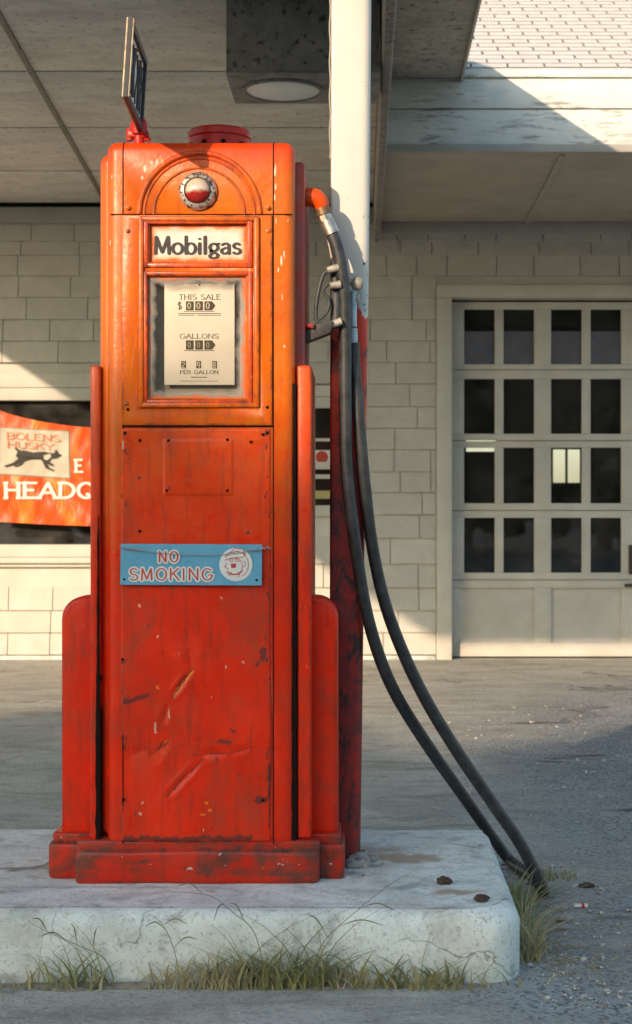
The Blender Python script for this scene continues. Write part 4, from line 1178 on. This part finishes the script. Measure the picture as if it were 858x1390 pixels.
def tilted(m, y0, y1, z0, z1, xo, th):
    vs_ = []
    for (y, z_) in ((y0, z0), (y1, z0), (y1, z1), (y0, z1)):
        k = (z_ - szb) / (szt - szb); xx = sx_b + (sx_t - sx_b) * k + xo - .035 * (y - Yn)
        vs_.append([m.bm.verts.new((xx, y, z_)), m.bm.verts.new((xx + th, y, z_))])
    n = 4
    m.bm.faces.new([v[0] for v in vs_]); m.bm.faces.new([v[1] for v in vs_][::-1])
    for i in range(4): m.bm.faces.new((vs_[i][0], vs_[(i + 1) % 4][0], vs_[(i + 1) % 4][1], vs_[i][1]))
m = MB(); tilted(m, Yn, Yf_, szb, szt, 0, .003); ps = m.build('price_sign', 'sign_edge', pump); ps['label'] = 'edge-on flat sign in a dark frame'
m = MB(); tilted(m, Yn + .016, Yf_ - .016, szb + .014, szt - .014, .0032, .0018); m.build('sign_face', 'lamp_lens', ps)
m = MB()
for (a, b, c, d_) in ((Yn, Yn + .016, szb, szt), (Yf_ - .016, Yf_, szb, szt), (Yn + .0162, Yf_ - .0162, szb, szb + .014), (Yn + .0162, Yf_ - .0162, szt - .014, szt)): tilted(m, a, b, c, d_, .0031, .009)
m.build('sign_frame', 'sign_black', ps)
m = MB(); tilted(m, Yn + .002, Yn + .012, szb + .002, szt - .002, .0122, .003); m.build('frame_rim', 'sign_edge', ps)
m = MB(); rs3 = random.Random(2)
for k in range(9):
    y = Yn + .035 + k * .028; z_ = szb + .03
    pts = []
    for i in range(6):
        zz = z_ + i * (szt - szb - .06) / 5; kk = (zz - szb) / (szt - szb)
        pts.append((sx_b + (sx_t - sx_b) * kk + .0053 - .035 * (y - Yn), y + rs3.uniform(-.012, .012), zz))
    if k != 4: m.tube(smooth_path(pts, 4), .0032 if k % 3 else .006, 6)
m.build('worn_markings', 'sign_black', ps)

# hoses, nozzle
PX0 = PX
def PX(x, y, Y): return PX0(x, y, Y - .075 if Y < 3.76 else Y)
mb = MB()
el = smooth_path([PX(405, 268, 3.68), PX(418, 268, 3.68), PX(428, 269, 3.68), PX(435, 276, 3.68), PX(438, 285, 3.68)], 5)
mb.tube(el, [.021 + .004 * math.sin(math.pi * min(1, i / len(el))) - .006 * i / len(el) for i in range(len(el))], 16)
mb.lathe([(.028, -.004), (.028, .008), (.022, .012)], PX(407, 268, 3.68), 'x', 20)
mb.build('hose_elbow', 'pump_enamel_red', pump)
def cyl(m, p, q, r, n=18): m.tube([p, q], r, n)
mb = MB(); a, b = PX(437, 283, 3.68), PX(440, 292, 3.68)
cyl(mb, a, b, .019); mb.build('elbow_collar', 'brass_brown', pump)
mb = MB(); a, b, c = PX(440, 292, 3.68), PX(443, 300, 3.68), PX(451, 318, 3.68)
cyl(mb, a, b, .0165, 8); cyl(mb, b + (c - b) * .02, c, .0180, 22); mb.build('hose_ferrule', 'aluminium', pump)
h1 = [PX0(450, 316, 3.605), PX0(458, 338, 3.605), PX0(464, 370, 3.61), PX0(467.5, 410, 3.62), PX0(468.5, 470, 3.63), PX0(469, 560, 3.64), PX0(471, 640, 3.65), PX0(483, 745, 3.665), PX0(501, 845, 3.69), PX0(531, 930, 3.76), PX0(576, 1005, 3.92), PX0(630, 1082, 4.14), PX0(684, 1158, 4.33),
      PX0(704, 1180, 4.255), PX0(722, 1192, 4.155), PX0(736, 1207, 4.05), PX0(738, 1213, 3.985)]
h2 = [PX0(738, 1213, 3.985), PX0(734, 1203, 3.95), PX0(722, 1175, 3.93), PX0(703, 1140, 3.92), PX0(672, 1095, 3.90), PX0(622, 1022, 3.86), PX0(581, 955, 3.82), PX0(549, 890, 3.78), PX0(523, 820, 3.74), PX0(506, 745, 3.71), PX0(496, 665, 3.685), PX0(488, 580, 3.67), PX0(481.5, 500, 3.665), PX0(479.5, 466, 3.665)]
pth = smooth_path(h1, 10)[:-1] + smooth_path(h2, 10)
for p in pth: p.z = max(p.z, .0165)
rr = []
for i, p in enumerate(pth):
    rr.append(.0148 + .0009 * min(1, max(0, (p.y - 3.7) / .2)))
mb = MB(); mb.tube(pth, rr, 18); mb.build('hose', 'rubber', pump)
# scuffed pale ring on the hose
mb = MB(); q = PX0(590.5, 1003, 3.85); mb.box(q.x - .006, q.x + .003, q.y - .0165, q.y - .012, q.z - .008, q.z + .006, .002); mb.build('hose_tag', 'blue_coupling', pump)
# nozzle hung on the side boot
m = MB(); m.prism([(PX(413, 0, 3.66).x, PX(0, 443, 3.66).z), (PX(452, 0, 3.66).x, PX(0, 436, 3.66).z), (PX(449, 0, 3.66).x, PX(0, 452, 3.66).z), (PX(413, 0, 3.66).x, PX(0, 466, 3.66).z)], 'y', 3.58, 3.625, .003)
m.build('nozzle_boot', 'iron', pump)
m = MB(); m.tube([PX(412, 441, 3.65), PX(426, 443, 3.65)], .006, 8); m.build('boot_hinge', 'pump_enamel_shaded', pump)
m = MB()
m.tube(smooth_path([PX(455, 366, 3.675), PX(443, 369, 3.675), PX(437, 378, 3.675), PX(432, 398, 3.675), PX(429, 420, 3.675), PX(430, 434, 3.675), PX(436, 440, 3.675), PX(447, 441, 3.675)], 6), .0048, 10)
m.tube(smooth_path([PX(452, 384, 3.675), PX(443, 388, 3.675), PX(439, 396, 3.675), PX(445, 404, 3.675), PX(447, 414, 3.675), PX(443, 425, 3.675), PX(433, 434, 3.675)], 6), .0034, 8)
m.tube([PX(455, 350, 3.70), PX(457, 400, 3.70), PX(456, 445, 3.70)], [.010, .015, .012], 14)
nz_ = m.build('nozzle', 'grey_cast', pump)
m = MB()
for (a, b) in ((PX(444, 367, 3.67), PX(459, 363, 3.675)), (PX(448, 388, 3.67), PX(462, 386, 3.675)), (PX(446, 442, 3.67), PX(463, 436, 3.675))):
    q = MB(); q.tube([a, b], [.0075, .0095], 12); q.build('nozzle_fitting', 'cast_aluminium', nz_)
m.tube(smooth_path([PX(445, 322, 3.70), PX(449, 342, 3.70), PX(453, 368, 3.70)], 5), .0032, 8)
m.build('hanger_rod', 'cast_aluminium', nz_)
m = MB(); m.tube([PX(479.5, 396, 3.74), PX(479.5, 444, 3.74)], .0085, 16); m.tube([PX(479.5, 446, 3.74), PX(479.5, 474, 3.74)], .0105, 16); m.build('hose_coupling', 'blue_coupling', nz_)
m = MB(); m.tube([PX(462, 380, 3.72), PX(478, 383, 3.73)], .008, 12); m.tube([PX(478, 383, 3.73), PX(481, 384, 3.73), PX(487, 385, 3.73), PX(491, 386, 3.73), PX(493, 386, 3.73)], [.010, .0165, .0165, .013, .006], 20); m.tube([PX(485, 400, 3.74), PX(485, 410, 3.74)], .006, 10)
m.build('swivel', 'cast_aluminium', nz_)

# ================================================================== NO SMOKING SIGN
ns = empty('no_smoking_sign', (px_(260), PF - .008, pz_(795)), 'blue enamel NO SMOKING sign wired across the pump front', 'sign')
SY = PF - .016
bm = MB(); 
pts = [(px_(164.5), pz_(793.5)), (px_(356), pz_(794.5)), (px_(356.3), pz_(738.8)), (px_(165), pz_(738))]
bm.prism(pts, 'y', SY, SY + .0022, .0008, 1); pl = bm.build('plate', 'sign_blue', ns)
for v in pl.data.vertices: v.co.y += (.004 * (v.co.z > .05)) 
mb = MB()
letters(mb, 'NO', px_(217), pz_(762.5), SY - .0004, .0235, .24, .20, 0, .30)
letters(mb, 'SMOKING', px_(178), pz_(787), SY - .0004, .0260, .22, .19, 0, .22, fit=px_(289) - px_(178))
mb.lathe([(.0375, -.0001), (.0375, .0005)], (px_(321), SY, pz_(766)), 'y', 40, -1)
w_ = flat_build(mb, 'white_lettering', 'enamel_white', ns)
mb = MB()
letters(mb, 'NO', px_(217), pz_(762.5), SY - .0012, .0235, .085, .055, 0, .30)
letters(mb, 'SMOKING', px_(178), pz_(787), SY - .0012, .0260, .07, .05, 0, .22, fit=px_(289) - px_(178))
# round emblem: a capped face with an open mouth in thin red strokes
def stroke(pp, w):
    m_ = [(px_(a), pz_(b)) for a, b in pp]
    for i, (p, q) in enumerate(zip(m_[:-1], m_[1:])):
        d = Vector((q[0] - p[0], q[1] - p[1])); d.normalize(); n = Vector((-d.y, d.x)) * w
        mb.bm.faces.new([mb.bm.verts.new((c[0], SY - .0012 - .00002 * (i % 5), c[1])) for c in ((p[0] - n.x, p[1] - n.y), (q[0] - n.x, q[1] - n.y), (q[0] + n.x, q[1] + n.y), (p[0] + n.x, p[1] + n.y))])
def ell(cx, cy, rx, ry, a0, a1, n=14): return [(cx + rx * math.cos(R(a0 + (a1 - a0) * i / n)), cy - ry * math.sin(R(a0 + (a1 - a0) * i / n))) for i in range(n + 1)]
stroke(ell(319, 768, 11, 11, -150, 95), .0007); stroke(ell(321, 766, 17, 18, -60, 70), .0007)
stroke([(306, 757), (312, 750), (324, 748), (334, 752), (330, 756), (316, 757), (306, 760)], .0008); stroke([(313, 750), (320, 744), (330, 745), (334, 751)], .0007)
stroke(ell(315, 760, 2.5, 2, 0, 360, 8), .0006); stroke(ell(323, 760, 2.5, 2, 0, 360, 8), .0006); stroke([(309, 764), (306, 769), (311, 772)], .0008)
stroke([(308, 776), (315, 780), (325, 779), (331, 774)], .0009); stroke([(311, 781), (316, 776)], .0008); stroke([(324, 783), (327, 776)], .0007); stroke(ell(331, 765, 3, 4, -90, 90, 8), .0006)
mb.bm.faces.new([mb.bm.verts.new((px_(a), SY - .0014, pz_(b))) for a, b in ((314, 765), (321, 764.5), (321.5, 770), (315, 771))])
flat_build(mb, 'red_lettering', 'enamel_red', ns)
mb = MB()
wp = [(164, 742), (172, 745), (182, 744), (192, 746), (215, 750), (245, 752), (275, 752.5), (305, 752), (330, 749), (341, 746), (352, 747), (360, 743), (369, 744)]
mb.tube(smooth_path([(px_(a), SY - .004, pz_(b)) for a, b in wp], 6), .0009, 6)
for (a0, b0, a1, b1) in ((168, 743, 194, 747), (338, 747, 367, 743)):
    pp = []
    for i in range(36):
        k = i / 35; x_ = px_(a0 + (a1 - a0) * k); z_ = pz_(b0 + (b1 - b0) * k)
        pp.append((x_, SY - .004 + .0028 * math.cos(k * 30), z_ + .0028 * math.sin(k * 30)))
    mb.tube(pp, .0011, 6)
mb.build('wire', 'wire', ns)
for (a, b) in ((170, 786), (349, 787)):
    mb = MB(); mb.lathe([(.0028, 0), (.002, .0012)], (px_(a), SY - .0004, pz_(b)), 'y', 10, -1); mb.build('rivet', 'grime', ns)

# ================================================================== GRASS, STONES, LITTER
def tuft(name, base, n, hmin, hmax, spread, label, seed, mat='grass_green', lean=(0, 0), stalks=0, back=False):
    r = random.Random(seed); m = MB()
    for k in range(n):
        x = base[0] + r.gauss(0, spread[0]); y = base[1] + r.uniform(-spread[1], spread[1]); h = r.uniform(hmin, hmax) * (1.0 if k >= stalks else 1.9)
        a = r.uniform(0, 2 * math.pi); bend = r.uniform(.15, 1.5) * h
        dx_, dy_ = math.cos(a) * bend + lean[0] * h, math.sin(a) * bend * .5 + lean[1] * h
        w = r.choice([.0011, .0016, .0022, .0034]) if k >= stalks else .0015
        side = Vector((-math.sin(a), math.cos(a), 0)) * w
        if abs(side.x) < w * .5: side = Vector((w, 0, 0))
        prev = None; S = 5
        for i in range(S + 1):
            t_ = i / S; p = Vector((x + dx_ * t_ ** 1.7, y + dy_ * t_ ** 1.7, base[2] + h * (t_ - .25 * t_ * t_)))
            if not back: p.y = min(p.y, 3.255) if p.z < .16 else p.y
            q = (1 - t_) ** .7
            a_, b_ = m.bm.verts.new(p - side * (q + .04)), m.bm.verts.new(p + side * (q + .04))
            if prev: m.bm.faces.new((prev[0], prev[1], b_, a_))
            prev = (a_, b_)
    me = bpy.data.meshes.new(name); m.bm.to_mesh(me); m.bm.free()
    o = link(name, me, mat); return tag(o, label, 'grass tuft', 'grass tufts along the island edge')
FY = 3.235
gx = lambda x, Y=FY: (x - 490) / FPX * Y
tuft('grass_tuft', (gx(405), FY, 0), 150, .03, .13, (.075, .03), 'thickest green weed clump in front of the island, right of centre', 11, stalks=10)
tuft('grass_tuft', (gx(290), FY, 0), 120, .02, .10, (.06, .03), 'dry yellow weed clump at the island front left of the thickest clump', 12, 'grass_dry', stalks=4)
tuft('grass_tuft', (gx(350), FY, 0), 80, .03, .13, (.06, .03), 'green weed clump in front of the pump base between two larger clumps', 17, stalks=9)
tuft('grass_tuft', (gx(575), FY, 0), 80, .02, .095, (.065, .03), 'low weed clump in front of the bare right half of the island', 13, stalks=3)
tuft('grass_tuft', (gx(100), FY, 0), 50, .02, .11, (.05, .03), 'sparse weed clump at the far left of the island front', 14, lean=(-.4, 0), stalks=8)
tuft('grass_tuft', (.372, 3.50, 0), 230, .05, .14, (.016, .10), 'dry grass tuft beside the hoses at the island corner', 15, 'grass_dry', back=True)
tuft('grass_tuft', (.375, 3.72, 0), 160, .06, .19, (.014, .12), 'green grass tuft growing where the hoses pass the island edge', 18, back=True)
tuft('grass_tuft', (gx(742, 4.2), 4.20, 0), 90, .012, .04, (.055, .04), 'small flat grass tuft on the asphalt right of the hoses', 16, 'grass_green', lean=(.4, 0), back=True)
for k, (gx0, n_) in enumerate(((405, 110), (300, 90), (575, 60), (100, 30))):
    tuft('dry_thatch', (gx(gx0), FY, 0), n_, .02, .075, (.085, .025), ('widest dead grass thatch under the thickest green clump', 'dead grass thatch under the left of the two big clumps', 'dead grass thatch in front of the bare island half', 'dead grass thatch at the far left of the island front')[k], 60 + k, 'grass_dry')['kind'] = 'stuff'
# long thin grass stalks reaching over the island edge
def stalk(pts, seed, label, blades):
    m = MB(); r = random.Random(seed)
    P = smooth_path(pts, 6); m.tube(P, [.0010 * (1 - .6 * i / len(P)) for i in range(len(P))], 5)
    for (i0, dx_, dz_) in blades:
        p = P[int(i0 * (len(P) - 1))]; q = p + Vector((dx_, -.01, dz_)); mid = (p + q) / 2 + Vector((0, 0, .012))
        m.tube(smooth_path([p, mid, q], 4), [.0003 + .0010 * math.sin(math.pi * i / 8.5) for i in range(9)], 4)
    o = m.build('grass_stalk', 'grass_green'); return tag(o, label, 'grass stalk', 'long grass stalks')
def SP(x, y, Y=3.22): return PX(x, y, Y)
stalk([SP(418, 1328), SP(436, 1285), SP(455, 1262), SP(490, 1232), SP(530, 1200), SP(556, 1186)], 1, 'long bent grass stalk leaning right across the island top', [(.45, .09, .005), (.3, -.04, .05), (.6, .07, -.004), (.15, .07, -.02)])
stalk([SP(362, 1328), SP(345, 1266), SP(318, 1240), SP(290, 1218), SP(262, 1212), (SP(232, 1211))], 2, 'long thin grass stalk leaning left in front of the pump base', [(.3, -.03, .04), (.5, -.02, -.03), (.7, -.05, .02)])
stalk([SP(155, 1328), SP(140, 1300), SP(110, 1285), SP(80, 1272), SP(58, 1262), (SP(40, 1252))], 3, 'forked grass stalk at the far left of the island front', [(.3, .01, .05), (.55, -.05, .01), (.75, -.03, .03), (.45, -.01, .045)])
stalk([SP(244, 1328), SP(237, 1292), SP(225, 1262), SP(214, 1248), SP(200, 1240)], 4, 'short grass stalk leaning left below the pump base corner', [(.3, .05, .02), (.6, .05, .005), (.5, -.04, .01)])

def rock(name, c, r, mat, label, cat, seed, sq=(1, .8, .5), group=None):
    m = MB(); bmesh.ops.create_icosphere(m.bm, subdivisions=3, radius=1)
    for v in m.bm.verts:
        k = 1 + N.noise(v.co * 1.6 + Vector((seed, 0, 0))) * .35 + N.noise(v.co * 4 + Vector((seed, 0, 0))) * .12
        v.co = Vector((v.co.x * sq[0], v.co.y * sq[1], v.co.z * sq[2])) * k * r + Vector(c)
    return tag(m.build(name, mat, None, 60), label, cat, group)
def on(x, y, zsurf):  # point on a level surface seen at the photograph's x, y
    Y = FPX * (CAMH - zsurf) / (y - 697); return Vector(((x - 490) / FPX * Y, Y, zsurf))
c = on(603, 1199, .153); rock('dirt_clod', c + Vector((0, 0, .006)), .018, 'brown_clod', 'brown dirt clod on the island top nearer the post', 'dirt clod', 1.3)
c = on(654, 1222, .153); rock('dirt_clod', c + Vector((0, 0, .005)), .016, 'brown_clod', 'brown dirt clod on the island top nearer the right corner', 'dirt clod', 5.1)
c = on(766, 1251, 0); rock('stone', c + Vector((0, 0, .010)), .021, 'pebble', 'rounded tan stone on the ground right of the island corner', 'stone', 2.2)
c = on(764, 1262, 0); rock('stone', c + Vector((0, 0, .006)), .012, 'pebble', 'small stone just in front of the rounded tan stone', 'stone', 8.2)
c = on(797, 1204, 0); rock('stone', c + Vector((0, 0, .004)), .020, 'brown_clod', 'dark flat stone on the asphalt right of the hose end', 'stone', 3.7, (1, .8, .35))
c = on(790, 1232, 0)
lt = empty('wrapper', c, 'crumpled red and white wrapper on the asphalt right of the hoses', 'litter')
m = MB(); m.box(c.x - .020, c.x + .014, c.y - .008, c.y + .008, .002, .009, .002); m.build('paper', 'litter_white', lt)
m = MB(); m.box(c.x - .002, c.x + .006, c.y - .0095, c.y + .009, .0015, .0105, .002); m.build('red_print', 'litter_red', lt)
for k, (x, y, r) in enumerate(((-.012, 3.715, .030), (.006, 3.675, .020), (-.022, 3.668, .022), (.022, 3.73, .018))):
    rock('rubble', (x, y, .158), r, 'pebble', ('largest', 'rightmost front', 'frontmost', 'small outer')[k] + ' piece of broken concrete at the foot of the red post', 'rubble', 2.0 + k * 3.3, (1, .9, .8 - .1 * k), 'broken concrete at the post foot')
m = MB()
bmesh.ops.create_grid(m.bm, x_segments=150, y_segments=10, size=1)
for v in m.bm.verts:
    x = -.85 + v.co.x * 1.2; y = 3.235 + v.co.y * (.030 + .022 * N.noise(Vector((x * 4, 0, 7))) + .012 * N.noise(Vector((x * 17, 0, 7))) - .03 * max(0, abs(v.co.x) - .85) / .15)
    e_h = max(0, 1 - abs(v.co.y) ** 2) * (1 - max(0, abs(v.co.x) - .85) / .15)
    v.co = Vector((x, y, -.004 + e_h * (.010 + .010 * N.noise(Vector((x * 9, y * 20, 0))) + .005 * N.noise(Vector((x * 40, y * 40, 0))))))
so_ = m.build('soil', 'soil_dust', None, 60); tag(so_, 'strip of soil and dust gathered along the island front', 'soil', kind='stuff')
# loose gravel & chips: one stuff object
m = MB(); rg = random.Random(9)
def chip(x, y, z, r):
    b = bmesh.ops.create_icosphere(m.bm, subdivisions=1, radius=r)
    s = (rg.uniform(.7, 1.3), rg.uniform(.7, 1.2), rg.uniform(.35, .7)); a = rg.random() * 6
    for v in b['verts']:
        q = Vector((v.co.x * s[0], v.co.y * s[1], v.co.z * s[2])); q = Matrix.Rotation(a, 3, 'Z') @ q
        v.co = q * (1 + rg.uniform(-.15, .15)) + Vector((x, y, z))
for k in range(1100):
    if k < 420: x, y = .36 + abs(rg.gauss(0, .13)), rg.uniform(3.1, 4.4)
    else: x, y = rg.uniform(.36, 1.7), rg.uniform(3.0, 8.0)
    r = rg.choice([.002, .003, .004, .005, .007, .010]) if k % 3 else .003; chip(x, y, r * .3, r)
for k in range(26):
    x, y = -.02 + rg.gauss(0, .035), 3.71 + rg.gauss(0, .06); chip(x, y, .155, rg.choice([.003, .005, .008]))
g = m.build('gravel', 'gravel_mix', None, 10); tag(g, 'scattered gravel and paint chips on the asphalt beside the island', 'gravel', kind='stuff')
m = MB(); rg = random.Random(19)
for k in range(170):
    x, y = .40 + abs(rg.gauss(0, .10)), rg.uniform(3.25, 4.1); a = rg.random() * 6.3; L_ = rg.uniform(.01, .05)
    z_ = rg.uniform(.002, .008)
    m.tube([(x, y, z_), (x + math.cos(a) * L_ * .5, y + math.sin(a) * L_ * .5, z_ + .004), (x + math.cos(a) * L_, y + math.sin(a) * L_, .002)], .0009, 4)
g = m.build('straw', 'grass_dry'); tag(g, 'dead grass straw scattered at the foot of the hoses', 'straw', kind='stuff')

# ================================================================== TREES ACROSS THE STREET (behind the camera; they shade the forecourt)
def tree(x, y, top, half, low, seed, label, n=5200, ls=.16):
    root = empty('tree', (x, y, 0), label, 'tree', 'trees across the street')
    r = random.Random(seed); m = MB()
    cz = (top + low) / 2; hz = (top - low) / 2
    while n > 0:
        u, v, w = r.uniform(-1, 1), r.uniform(-1, 1), r.uniform(-1, 1)
        rad = (abs(u) ** 3 + abs(v) ** 3 + abs(w) ** 3) ** (1 / 3)
        if rad > 1 + .07 * N.noise(Vector((u * 3 + seed, v * 3, w * 3))) * 2: continue
        p = Vector((x + u * half, y + v * half * .7, cz + w * hz)); s_ = r.uniform(ls, ls + .14)
        a = Vector((r.gauss(0, 1), r.gauss(0, 1), r.gauss(0, 1))).normalized(); b = a.orthogonal().normalized(); c_ = a.cross(b)
        m.bm.faces.new([m.bm.verts.new(p + b * s_), m.bm.verts.new(p + c_ * s_ * .6), m.bm.verts.new(p - b * s_), m.bm.verts.new(p - c_ * s_ * .6)])
        n -= 1
    me = bpy.data.meshes.new('crown'); m.bm.to_mesh(me); m.bm.free(); link('crown', me, 'leaves', root)
    m = MB(); m.tube([(x, y, -.1), (x + .1, y, low * .5), (x, y, low + hz * .6)], [.32, .24, .10], 10)
    for k in range(5):
        a = k * 1.3 + seed; m.tube([(x, y, low + .1 * k), (x + math.cos(a) * half * .5, y + math.sin(a) * half * .4, low + hz * .8 + .1 * k)], [.10, .03], 6)
    m.build('trunk', 'bark', root)
tree(-12.7, -20, 9.55, 2.3, 2.2, 1, 'tall tree across the street, nearest the road', 6500)
tree(-15.9, -20, 9.85, 2.3, 2.2, 2, 'tall tree across the street, middle of the tall ones', 6500)
tree(-19.2, -20, 10.0, 2.4, 2.2, 3, 'tall tree across the street, farthest left', 6500)
for i, (x, tp) in enumerate(((-8, 7.4), (-4.4, 7.8), (-.8, 7.5), (2.8, 8.0), (6.4, 7.7), (10.0, 8.2), (13.6, 7.8))):
    tree(x, -20 - (i % 2), tp, 2.4, .5, 20 + i, ('low bushy tree across the street, %s of the low row' % ('first', 'second', 'third', 'fourth', 'fifth', 'sixth', 'seventh')[i]), 6000, .26)
